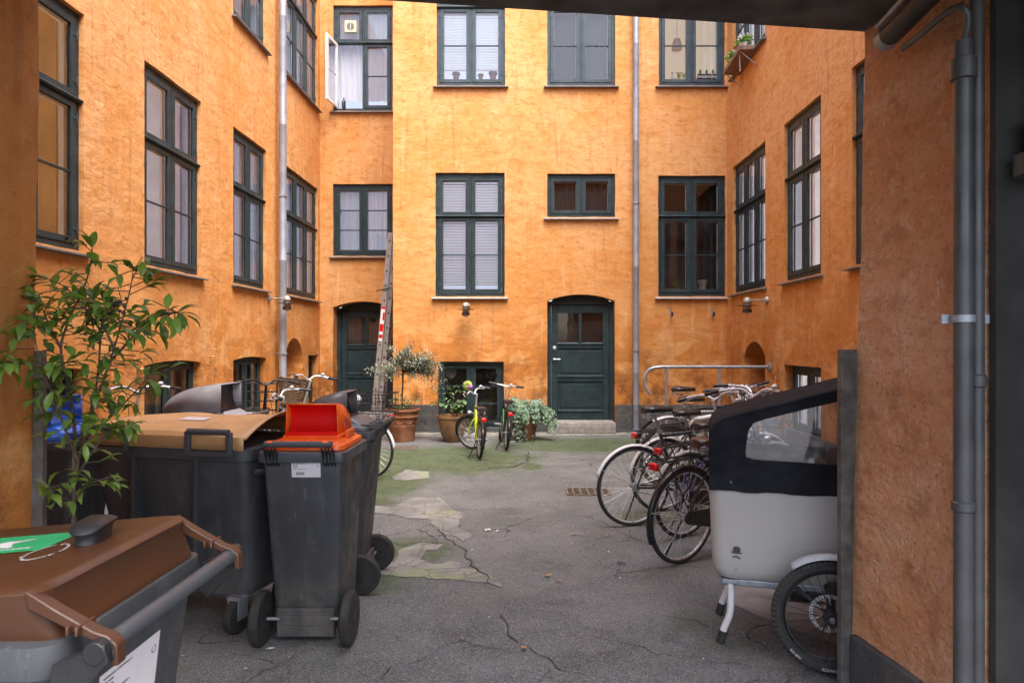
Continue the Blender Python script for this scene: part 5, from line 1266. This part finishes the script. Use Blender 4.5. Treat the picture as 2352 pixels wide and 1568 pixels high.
    # drivetrain on the right side (-y)
    if chaing:
        m = MB(); c0, c1 = Vector((0,0,R_)), Vector((bb_.x,0,bb_.z)); out = []
        ang = math.atan2(c1.z-c0.z, c1.x-c0.x)
        for k in range(11): a = math.pi/2+ang+math.pi*k/10; out.append((c0.x+.048*math.cos(a), c0.z+.048*math.sin(a)))
        for k in range(13): a = -math.pi/2+ang+math.pi*k/12; out.append((c1.x+.085*math.cos(a), c1.z+.085*math.sin(a)))
        m.prism(out, lambda a,b,d: Vector((a,d,b)), -.068, -.050); m.build('chain_guard', M['blackpl'], o, smooth=40, bevel=.004)
    else:
        m = MB(); RX = Matrix.Rotation(R(90),4,'X'); m.lathe([(.035,.05),(.075,.05),(.078,.053),(.075,.056),(.035,.056)], 28, RX, (bb_.x,0,bb_.z)); m.lathe([(.02,.044),(.038,.044),(.038,.056),(.02,.056)], 20, RX, (0,0,R_))
        m.tube([(0,-.05,R_+.037),(bb_.x,-.053,bb_.z+.076)], .0035, 5); m.tube([(0,-.05,R_-.037),(bb_.x,-.053,bb_.z-.076)], .0035, 5); m.build('chainset', M['steel'], o)
    ca = R(crank_a); m = MB()
    for y, sg in ((-.075,1),(.075,-1)):
        e = bb_+Vector((sg*.165*math.cos(ca), y, sg*.165*math.sin(ca)*-1)); m.tube([bb_+Vector((0,y*.9,0)), e], [.011,.008], 8)
        p = MB(); ys = -1 if y < 0 else 1; p.box(e.x-.045,e.x+.045, min(e.y+ys*.012,e.y+ys*.095), max(e.y+ys*.012,e.y+ys*.095), e.z-.011,e.z+.011); p.build('pedal', M['blackpl'] if cat == 'bicycle' else M['steel'], o, smooth=0, bevel=.004)
        m.tube([e, e+Vector((0,ys*.1,0))], .006, 6)
    m.build('crank', M['chrome'], o)
    if stand:
        m = MB(); m.tube([(.06,.05,R_-.02),(.03,.09*stand,R_*.5),(.0,.155*stand,.012+.155*math.tan(R(lean))*-stand*1.0)], .008, 6); m.build('kickstand', M['black'], o)
    if basket:
        bm = MB(q); bx, bz = H1.x+.21, bar_h-.06; n = 28
        def ring(t, f=1.0):
            return [Vector((bx+(.12+.035*t)*f*math.cos(2*math.pi*k/n), (.15+.045*t)*f*math.sin(2*math.pi*k/n), bz-.24+.26*t)) for k in range(n)]
        if basket == 'wicker':
            for j in range(15):
                t = j/14; r_ = ring(t); bm.tube([p + (Vector((p.x-bx,p.y,0)).normalized()*(.005 if (k+j) % 2 else -.005)) for k, p in enumerate(r_)], .0085, 5, closed=True)
            for k in range(n): bm.tube([ring(0)[k], ring(1)[k]], .004, 4)
            bm.tube([p+Vector((0,0,.01)) for p in ring(1.03)], .012, 6, closed=True); bm.add(ring(0.0), [tuple(range(n))]); bm.build('basket', M['wicker'], o)
        else:
            X0, X1, Y_ = bx-.13, bx+.15, .18
            for z, f in ((bz-.2,.85),(bz-.12,.9),(bz-.04,.95),(bz+.03,1)): bm.tube([(X0,-Y_*f,z),(X1,-Y_*f,z),(X1,Y_*f,z),(X0,Y_*f,z)], .004 if z < bz else .006, 5, closed=True)
            for k in range(9): t = k/8; y = -Y_+2*Y_*t; bm.tube([(X1,y,bz+.03),(X1,y*.85,bz-.2),(X0,y*.85,bz-.2),(X0,y,bz+.03)], .0025, 4)
            for k in range(7): x = X0+(X1-X0)*k/6; bm.tube([(x,-Y_,bz+.03),(x,-Y_*.85,bz-.2),(x,Y_*.85,bz-.2),(x,Y_,bz+.03)], .0025, 4)
            bm.build('basket', M['black'], o)
    if carrier:
        cm = MB(q); cx_ = H1.x+.20; 
        for z in (bar_h-.32, bar_h-.22, bar_h-.12, bar_h-.03): cm.tube([(cx_,-.17,z),(cx_+.03,-.17,z+.0),(cx_+.03,.17,z),(cx_,.17,z)], .007, 6)
        for y in (-.17,-.06,.06,.17): cm.tube([(cx_+.03,y,bar_h-.32),(cx_+.03,y,bar_h-.03)], .007, 6)
        cm.tube(smooth_path([(cx_+.03,-.17,bar_h-.03),(cx_-.02,-.19,bar_h+.04),(cx_-.16,-.20,bar_h+.03)], 5), .008, 6); cm.tube(smooth_path([(cx_+.03,.17,bar_h-.03),(cx_-.02,.19,bar_h+.04),(cx_-.16,.20,bar_h+.03)], 5), .008, 6)
        for y in (-.12,.12): cm.tube([(cx_+.03,y,bar_h-.32),(cx_+.26,y,bar_h-.32)], .007, 6); cm.tube([(cx_+.26,y,bar_h-.32),(wb,y*.5,R_)], .006, 6)
        cm.tube([(cx_+.26,-.14,bar_h-.32),(cx_+.26,.14,bar_h-.32)], .007, 6); cm.build('front_carrier', M['black'], o)
    if rear_basket:
        bm = MB(); bz = R_*2+.09; X0, X1, Y_ = -.34, .05, .15
        for z in (bz, bz+.07, bz+.14, bz+.22): bm.tube([(X0,-Y_,z),(X1,-Y_,z),(X1,Y_,z),(X0,Y_,z)], .0035 if z < bz+.2 else .006, 5, closed=True)
        for k in range(9): y = -Y_+2*Y_*k/8; bm.tube([(X1,y,bz+.22),(X1,y,bz),(X0,y,bz),(X0,y,bz+.22)], .0025, 4)
        for k in range(10): x = X0+(X1-X0)*k/9; bm.tube([(x,-Y_,bz+.22),(x,-Y_,bz),(x,Y_,bz),(x,Y_,bz+.22)], .0025, 4)
        bm.build('rear_basket', M['black'], o)
    if bag:
        m = MB(); m.sphere((sx+.02,0,sh-.0), .125, 18, 12, (1.25,.85,.62)); 
        for i, v in enumerate(m.v): m.v[i] = v + noise.noise_vector(v*14)*.018
        m.build('saddle_cover', paint('thin_plastic_bag', (.62,.62,.70), .25), o, smooth=70)
    return o

whitep = paint('white_enamel', (.70,.70,.72), .22); palegreen = paint('pale_mint_enamel', (.42,.60,.56), .25); bluef = paint('blue_enamel', (.03,.06,.25), .25)
lime = paint('lime_enamel', (.50,.62,.02), .25); gbk = paint('black_green_enamel', (.015,.02,.018), .25); silver = paint('silver_enamel', (.45,.46,.48), .28)

# right hand group, tails towards the camera's left
bike('city_bicycle', (1.13,4.90,0), 36, 'black city bicycle with a bright red rear light, nearest the cargo tricycle', 'black', lean=3, sh=.86, bar_h=1.20, saddle_m=M['brownleather'], steer=14, fender='black', fender_a=(25,205), stand=1, basket='wire', bar_w=.29)
bike('city_bicycle', (1.30,5.56,0), 34, 'black and blue city bicycle directly behind the nearest one with the red light', 'black', fmat=bluef, lean=3, sh=.90, bar_h=1.15, steer=-18, fender=silver, fender_a=(25,150), stand=1)
bike('city_bicycle', (.945,5.90,0), 17, 'dark bicycle with a white rear mudguard and rusty stem, foremost wheel on the right', 'black', fmat=paint('dark_slate_enamel', (.03,.035,.045), .3), lean=2, sh=1.0, bar_h=1.10, steer=32, fender=whitep, fender_a=(58,164), chaing=False, rack=False, light=False, sweep=.10, bar_w=.31, stand=1, style='diamond', front_fender=False)
bike('city_bicycle', (1.30,6.42,0), 20, 'dark green bicycle with a short white mudguard and carrier behind the foremost wheel', 'black', fmat=paint('olive_enamel', (.05,.07,.05), .3), lean=4, sh=.92, bar_h=1.06, steer=-12, fender=whitep, fender_a=(40,175))
bike('mountain_bicycle', (1.58,7.42,0), 8, 'white mountain bicycle with knobby tyres and silver plastic mudguard, deepest on the right', 'white', fmat=whitep, lean=4, R_=.355, tr=.026, wb=1.08, sh=.97, bar_h=1.08, style='mtb', knob=True, fender=None, rack=False, light=False, chaing=False, barflat=True, bar_w=.31, steer=62, bell=True, bars='chrome', stand=1, tube=.018, fork=whitep)
m = MB(); strip_arc(m, (0,0,.355), .44, 62, 118, w=.07); mt = [o for o in COL.objects if o.name == 'mountain_bicycle'][0]
m.build('clip_on_mudguard', silver, mt, solid=.003, smooth=60)
bike('city_bicycle', (1.72,8.35,0), 4, 'black bicycle with a high narrow saddle nearest the handrail', 'black', lean=5, sh=1.02, bar_h=1.0, style='diamond', steer=25, rack=False, light=False, fender='black', chaing=False)

# left hand group along the left wall, behind the bins, fronts towards the wall
bike('city_bicycle', (-1.82,7.95,0), 163, 'pale mint bicycle with a wicker front basket and white rear mudguard, behind the charcoal bin', 'black', fmat=palegreen, lean=-2, sh=.93, bar_h=1.17, fender=whitep, fender_a=(20,178), basket='wicker', rear_basket=True, rack='white', steer=-22, bar_w=.28, sweep=.17, bag=True, bell=True)
bike('city_bicycle', (-1.93,7.45,0), 160, 'dark bicycle with brown tyres half hidden by the charcoal bin', 'black', lean=-3, sh=.85, bar_h=1.0, tyre='rubber', steer=8, fender='black', fender_a=(20,150))
bike('cargo_front_bicycle', (-2.14,6.62,0), 133, 'black bicycle with a black tubular front carrier behind the tan lidded container', 'black', lean=-3, sh=.96, bar_h=1.17, carrier=True, steer=-14, bars='black', fender='black', bell=False)
bike('city_bicycle', (-3.00,6.20,0), 150, 'silver bicycle showing only its handlebar above the containers near the left wall', 'black', fmat=silver, lean=-3, sh=.88, bar_h=1.14, steer=-10, fender='black', bar_w=.32)

# children's bicycles by the back wall
bike('childs_bicycle', (-.605,9.32,0), 101, 'small lime yellow childs bicycle with a purple bell on its kickstand', 'black', fmat=lime, lean=3, R_=.255, wb=.84, tr=.022, sh=.66, bar_h=.86, bar_w=.25, sweep=.10, steer=48, fender='black', rack=True, style='step', stand=1, group='childrens bicycles by the back wall', cat='childs bicycle', rimm='steel', crank_a=5)
bike('childs_bicycle', (-.26,10.05,0), 97, 'small black and green childs bicycle beside the ivy pot', 'black', fmat=gbk, lean=4, R_=.255, wb=.86, tr=.022, sh=.70, bar_h=.92, bar_w=.27, barflat=True, steer=-14, fender='black', rack=True, style='diamond', stand=1, group='childrens bicycles by the back wall', cat='childs bicycle', rimm='steel', crank_a=60)
kb = [o for o in COL.objects if o.get('category') == 'childs bicycle']
m = MB(); m.sphere((.63,.10,.93), .036, 14, 8, (1,1,.9)); m.build('purple_bell', paint('purple_plastic', (.36,.06,.50), .3), kb[0])
m = MB(); m.box(-.025,-.018,-.018,.018,.46,.50); m.build('reflector', M['label'], kb[0], smooth=0)
m = MB(); m.tube([(.35,.018,.28),(.26,.018,.52)], .006, 6); m.tube([(.42,.02,.30),(.62,.02,.55)], .007, 6); m.build('green_stripe', paint('bright_green', (.03,.55,.10), .3), kb[1])

# ---------------- cargo tricycle ----------------
ca_ = R(-15); cg = thing('cargo_tricycle', (.975, 3.57, 0), (0,0,ca_), 'cream cargo tricycle with black canopy and moustache emblem beside the right pier', 'cargo bike')
# local x runs along the box side towards the rider, local y across the box (away from the camera)
cream = pm('cream_box_plastic', (.47,.44,.42), .38, 0, .03, 2, .06, 120)
fabric = pm('black_canvas', (.016,.017,.022), .8, 0, .3, 7, .8, 34, .12)
BW = .60
def boxring(z, x0, x1, ins, r=.07): 
    hx, hy = (x1-x0)/2, BW/2-ins; return [Vector((p.x, p.y, z)) for p in rrect(hx, hy, r, 0, (x0+x1)/2, BW/2, 5)]
m = MB(); m.loft([boxring(.34,.06,1.0,.05,.06), boxring(.355,.035,1.03,.025,.07), boxring(.40,.014,1.06,.008,.075), boxring(.47,.008,1.08,.002,.07), boxring(.80,-.004,1.12,-.004,.06), boxring(.83,-.006,1.125,-.006,.06)], True, False)
m.build('box', cream, cg, smooth=50)
m = MB(); m.box(.05,1.0,.06,BW-.06,.30,.34); m.build('chassis', M['steel'], cg, smooth=0, bevel=.01)
# canopy: side panels with a window opening, roof and front
def ztop(x): return 1.185 + (x-.06)*.285 if x > .06 else 1.185-.10*(1-(x/.06))**2*1.0
out = [(-.004,.815),(.9,.815),(1.13,.815),(1.13,1.485)] + [(x, ztop(x)) for x in (1.0,.8,.6,.4,.25,.15,.08)] + [(.045,1.172),(.018,1.148),(.002,1.11)]
hole = [(.175,1.02),(.18,.99),(.215,.978),(.95,.965),(1.0,.975),(1.03,1.01),(1.03,1.37),(1.01,1.40),(.96,1.387),(.27,1.19),(.215,1.168),(.19,1.13)]
def side_panel(y0, y1):
    m = MB(); lists = [[Vector((a,b,0)) for a,b in out],[Vector((a,b,0)) for a,b in hole]]; flat = [v for l in lists for v in l]; tris = tessellate_polygon(lists)
    for y in (y0, y1): m.add([(v.x, y, v.y) for v in flat], [tuple(t_) for t_ in tris])
    n = len(out)
    for i in range(n): a, b = out[i], out[(i+1)%n]; m.quad((a[0],y0,a[1]),(b[0],y0,b[1]),(b[0],y1,b[1]),(a[0],y1,a[1]))
    n = len(hole)
    for i in range(n): a, b = hole[i], hole[(i+1)%n]; m.quad((a[0],y0,a[1]),(b[0],y0,b[1]),(b[0],y1,b[1]),(a[0],y1,a[1]))
    # drape skirt a little proud of the box, wrinkled at the hem
    rows = []
    for i in range(40):
        x = .0+1.12*i/39; w = .006*math.sin(i*1.1)+.004*math.sin(i*2.3+1); s_ = -1 if y0 < .2 else 1; yb = y0 if s_ < 0 else y1
        rows.append([Vector((x, yb+s_*(.004), .905)), Vector((x, yb+s_*(.010+w*.5), .86)), Vector((x, yb+s_*(.012+w), .815+.004*math.sin(i*.7)))])
    m.loft(rows, False, False, closed=False)
    return m
m = side_panel(-.012, -.004); m.build('canopy_side', fabric, cg, smooth=20); m = side_panel(BW+.004, BW+.012); m.build('canopy_side', fabric, cg, smooth=20)
m = MB(); rf = [(0,.815),(.002,1.11),(.018,1.148),(.045,1.172)] + [(x, ztop(x)) for x in (.08,.15,.25,.4,.6,.8,1.0,1.13)]
m.loft([[Vector((a+.0, y, b+.0)) for a,b in rf] for y in (-.010,.1,.3,.5,BW+.010)], False, False, closed=False); m.build('canopy_roof', fabric, cg, smooth=40, solid=.005)
m = MB(); m.tube([(a,-.014,b) for a,b in rf], .006, 6); m.tube([(a,BW+.014,b) for a,b in rf], .006, 6); hp = [(a,-.014,b) for a,b in hole]
m.tube([(a,-.014,b+.0) for a,b in [(.12,.905),(.14,.885),(.2,.878),(.95,.868),(1.0,.89)]], .0025, 5); m.tube([(a,-.014,ztop(a)-.018) for a in (.14,.3,.5,.7,.9,1.1)], .0022, 5); m.build('piping', fabric, cg)
for y in (-.001, BW+.001):
    m = MB(); rows = []
    for i in range(15):
        x = .15+.92*i/14; rows.append([Vector((x, y+.0018*math.sin(i*1.1+j*.9), .95+ (min(ztop(x)-.035,1.42)-.95)*j/6)) for j in range(7)])
    m.loft(rows, False, False, closed=False); m.build('canopy_window', M['film'], cg, smooth=80)
m = MB(); m.box(.55,.60,.03,BW-.03,.45,.95); m.box(.55,.9,.03,BW-.03,.55,.60); m.build('bench', M['blackpl'], cg, smooth=0, bevel=.01)
# emblem
m = MB(); E = lambda u,v: Vector((.13+u*1.0, -.0075-.0015, .445+v))
m.prism([(-.028,.058),(-.030,.061),(-.022,.056),(-.014,.053),(.016,.0505),(.026,.053),(.032,.057),(.031,.052),(.022,.046),(-.014,.048),(-.024,.052)], lambda a,b,d: E(a,b)+Vector((0,d,0)), 0, -.0015)
m.prism([(-.015,.052),(-.016,.07),(-.013,.080),(-.004,.084),(.010,.083),(.017,.078),(.020,.068),(.018,.050)], lambda a,b,d: E(a,b)+Vector((0,d,0)), 0, -.0018)
m.prism([(-.022,.034),(-.018,.031),(-.012,.031),(-.006,.036),(.001,.034),(.007,.035),(.013,.029),(.020,.026),(.024,.028),(.022,.023),(.015,.021),(.006,.026),(.0,.028),(-.007,.028),(-.014,.025),(-.020,.028)], lambda a,b,d: E(a,b)+Vector((0,d,0)), 0, -.0018)
m.build('emblem', M['ink'], cg, smooth=0)
m = MB(); m.lathe([(.008,0),(.006,.004)], 10, Matrix.Rotation(R(90),4,'X'), (.10,-.016,.86)); m.lathe([(.009,0),(.007,.004)], 10, Matrix.Rotation(R(90),4,'X'), (.13,.003,.405)); m.build('stud', M['steel'], cg)
# stand legs with rubber feet
for (x, y) in ((.07,.05),(.07,.44)):
    m = MB(); m.tube(smooth_path([(x+.03,y,.34),(x+.035,y,.25),(x+.03,y,.16),(x+.005,y,.09),(x-.005,y,.06)], 5), .018, 12); lg = m.build('stand_leg', whitep, cg)
    m = MB(); m.tube([(x-.002,y,.065),(x-.018,y,.004)], .023, 12); m.build('rubber_foot', M['rubber'], lg)
m = MB(); m.box(.06,.14,.03,BW-.03,.318,.342); m.build('stand_bracket', M['steel'], cg, smooth=0, bevel=.004)
WC = (.555,-.175,.272)
for y, nm in ((-.175,1),(BW+.175,2)):
    c = Vector((.555,y,.272)); w = wheel(cg, c, .272, .030, None, 'front_wheel', rim='black', spokes=30, disc=True, sp_r=.0016)
    m = MB(); RX = Matrix.Rotation(R(90),4,'X'); yb = y+(.045 if nm == 1 else -.045)
    for k in range(40):
        a0, a1 = 2*math.pi*k/40, 2*math.pi*(k+.62)/40
        m.quad(*[Vector((c.x+r*math.cos(a), yb, c.z+r*math.sin(a))) for r, a in ((.074,a0),(.092,a0),(.092,a1),(.074,a1))])
        m.quad(*[Vector((c.x+r*math.cos(a), yb, c.z+r*math.sin(a))) for r, a in ((.088,a0),(.092,a0),(.092,2*math.pi*(k+1)/40),(.088,2*math.pi*(k+1)/40))])
    for k in range(6): a = 2*math.pi*k/6; m.tube([(c.x+.02*math.cos(a),yb,c.z+.02*math.sin(a)),(c.x+.077*math.cos(a+.5),yb,c.z+.077*math.sin(a+.5))], .005, 5)
    m.build('brake_disc', M['chrome'], w, smooth=0)
    m = MB(); s_ = 1 if nm == 1 else -1; m.lathe([(.03,-.045),(.036,-.02),(.036,.02),(.03,.045)], 20, RX, c); m.tube([c, (c.x+.02, y+s_*.13, .33), (c.x+.02, y+s_*.24, .36)], .022, 10); m.box(c.x+.0,c.x+.06,min(y+s_*.05,y+s_*.085),max(y+s_*.05,y+s_*.085),c.z+.06,c.z+.14)
    m.tube([(c.x-.02,y+s_*.09,.272),(c.x-.19,y+s_*.20,.38)], .010, 8); m.build('axle_arm', M['blackpl'], cg)
    m = MB(); strip_arc(m, c, .298, 52, 128, w=.075, n=20, dip=.010); m.build('mudguard', silver, cg, solid=.003, smooth=60)
    m = MB(); m.torus(c, .205, .0022, 60, 4); 
    for k in range(64):      # cross grooves on the tread shoulder
        a = 2*math.pi*k/64; m.tube([Vector((c.x+r*math.cos(a), y-yy_, c.z+r*math.sin(a))) for r, yy_ in ((.2715,.006),(.266,.018),(.255,.0265))], .0016, 4)
    m.build('tread_lines', M['iron'], w, smooth=0)
# tyre lettering
def arc_text(par, s, c, y, r, a_mid, size, mat):
    cu = bpy.data.curves.new('txt', 'FONT'); cu.body = s; cu.size = size; to = bpy.data.objects.new('txt', cu); COL.objects.link(to)
    bpy.context.view_layer.update(); me = to.to_mesh(); vs = [v.co.copy() for v in me.vertices]; fs = [tuple(p.vertices) for p in me.polygons]; to.to_mesh_clear(); bpy.data.objects.remove(to); bpy.data.curves.remove(cu)
    w = max(v.x for v in vs); m = MB(); m.add([Vector((c[0]+(r-size*.35+v.y)*math.cos(a_mid+(v.x-w/2)/r), y, c[2]+(r-size*.35+v.y)*math.sin(a_mid+(v.x-w/2)/r))) if False else Vector((c[0]+(r+size*.35-v.y)*math.cos(a_mid+(v.x-w/2)/r), y, c[2]+(r+size*.35-v.y)*math.sin(a_mid+(v.x-w/2)/r))) for v in vs], fs)
    m.build('lettering', mat, par, smooth=0)
wl = [o for o in COL.objects if o.name == 'front_wheel' or o.name.startswith('front_wheel')]
wcg = [o for o in wl if o.parent == cg][0]
arc_text(wcg, 'SCHWALBE', WC, WC[1]-.0305, .243, R(272), .021, M['label'])
arc_text(wcg, 'BIG BEN', WC, WC[1]-.0305, .243, R(228), .017, M['label'])
m = MB(); m.tube(smooth_path([(1.1,BW/2,.36),(1.35,BW/2,.33),(1.7,BW/2,.45)], 5), .025, 12); m.tube([(1.5,BW/2,.37),(1.42,BW/2,.80)], .018, 10); m.tube([(1.7,BW/2,.45),(1.95,BW/2,.30)], .018, 8); m.build('frame', whitep, cg)
wheel(cg, (2.0,BW/2,.30), .30, .025, None, 'rear_wheel', rim='black')
sdd = saddle(cg, 1.40, .90, M['leather'])

# ---------------- shrub in the foreground ----------------
sh = thing('laurel_shrub', (-1.63, 2.50, 0), 0, 'glossy green laurel shrub with black berries in front of the left gateway pier', 'shrub')
random.seed(33)
def S(px, py, Y=2.5): return Vector(((px-1203)/1568*Y+1.63, Y-2.5, 1.58-(py-787)/1568*Y))
stems = [[Vector((0,0,0)), Vector((-.01,0,.5)), S(168,1180,2.5), S(180,1060,2.52), S(205,960,2.54), S(225,860,2.56), S(232,760,2.55), S(245,700,2.5)],
         [Vector((.0,.02,0)), S(170,1150,2.52), S(172,1000,2.5), S(160,900,2.46), S(140,800,2.45), S(165,720,2.5), S(200,640,2.5), S(212,570,2.5)],
         [S(205,960,2.54), S(235,880,2.5), S(262,800,2.45), S(285,720,2.42), S(300,660,2.42), S(306,620,2.40)],
         [S(225,860,2.56), S(290,790,2.5), S(330,745,2.48), S(375,722,2.46), S(410,716,2.44)],
         [S(180,1060,2.5), S(140,960,2.42), S(110,880,2.36), S(85,800,2.36), S(75,720,2.38)],
         [S(160,900,2.46), S(110,850,2.34), S(60,835,2.28), S(15,838,2.24)],
         [S(190,1010,2.5), S(250,960,2.5), S(310,900,2.5), S(345,860,2.5)],
         [S(172,1100,2.5), S(225,1020,2.5), S(265,985,2.5), S(290,980,2.5)],
         [S(232,760,2.55), S(190,700,2.6), S(150,660,2.6), S(110,640,2.6)],
         [S(170,1150,2.52), S(205,1110,2.5), S(235,1105,2.5)], [S(168,1180,2.5), S(130,1140,2.45), S(110,1120,2.45)],
         [S(140,800,2.45), S(110,740,2.5), S(95,700,2.52)], [S(262,800,2.45), S(235,740,2.4), S(215,690,2.42)]]
m = MB(); lv = MB(); lv2 = MB(); bs = MB()
for si, st_ in enumerate(stems):
    P = smooth_path(st_, 6); n = len(P); r0 = .008 if si < 2 else .005
    m.tube(P, [r0*(1-.75*i/(n-1)) for i in range(n)], 7)
    if si == 9 or si == 10: rng = range(4, n)
    else: rng = range(int(n*.30) if si < 2 else 3, n)
    for i in rng:
        p = P[i]; zf = p.z; dens = 1 if zf < 1.25 else (random.choice((1,1,2)) if zf < 1.78 else 1)
        if si < 2 and zf < 1.25 and random.random() < .75: continue
        tw = random.random() < .55
        cnt = dens
        for k in range(cnt):
            a = random.uniform(0, 6.283); d = Vector((math.cos(a), math.sin(a)*.9, random.uniform(-.45,.5))); base = p
            if tw or zf > 1.3:
                L = random.uniform(.03,.09); q_ = p + d*L; m.tube([p, q_], .0018, 4, cap=False); base = q_
                for j in range(random.choice((1,2,3))):
                    d2 = (d*.7 + rv(.8)); d2.z -= .15; leaf(lv, base - d*L*.35*j/3 + rv(.005), d2, Vector((0,0,1)) + rv(.3), random.uniform(.05,.082), random.uniform(.022,.032), random.uniform(.1,.35), .35)
            else: leaf(lv, base, d, Vector((0,0,1))+rv(.3), random.uniform(.05,.08), random.uniform(.022,.032), .3, .35)
    e = P[-1]; d0 = (P[-1]-P[-3]).normalized()
    for k in range(5 if si not in (9,10) else 2): leaf(lv, e, d0+rv(.8), Vector((0,0,1)), random.uniform(.06,.085), .028, .25, .3)
for c in (S(262,700,2.40), S(275,712,2.40), S(283,693,2.38), S(250,710,2.40), S(258,686,2.4), S(160,555,2.5), S(228,730,2.38)):
    for k in range(4): q_ = c+rv(.016); bs.sphere(q_, .0062, 8, 6)
    m.tube([c+Vector((0,.0,-.02)), c+Vector((-.03,0.02,.05))], .0015, 4)
m.build('stem', M['bark'], sh); lv.build('foliage', M['leaf'], sh, smooth=60); bs.build('berries', M['berry'], sh)
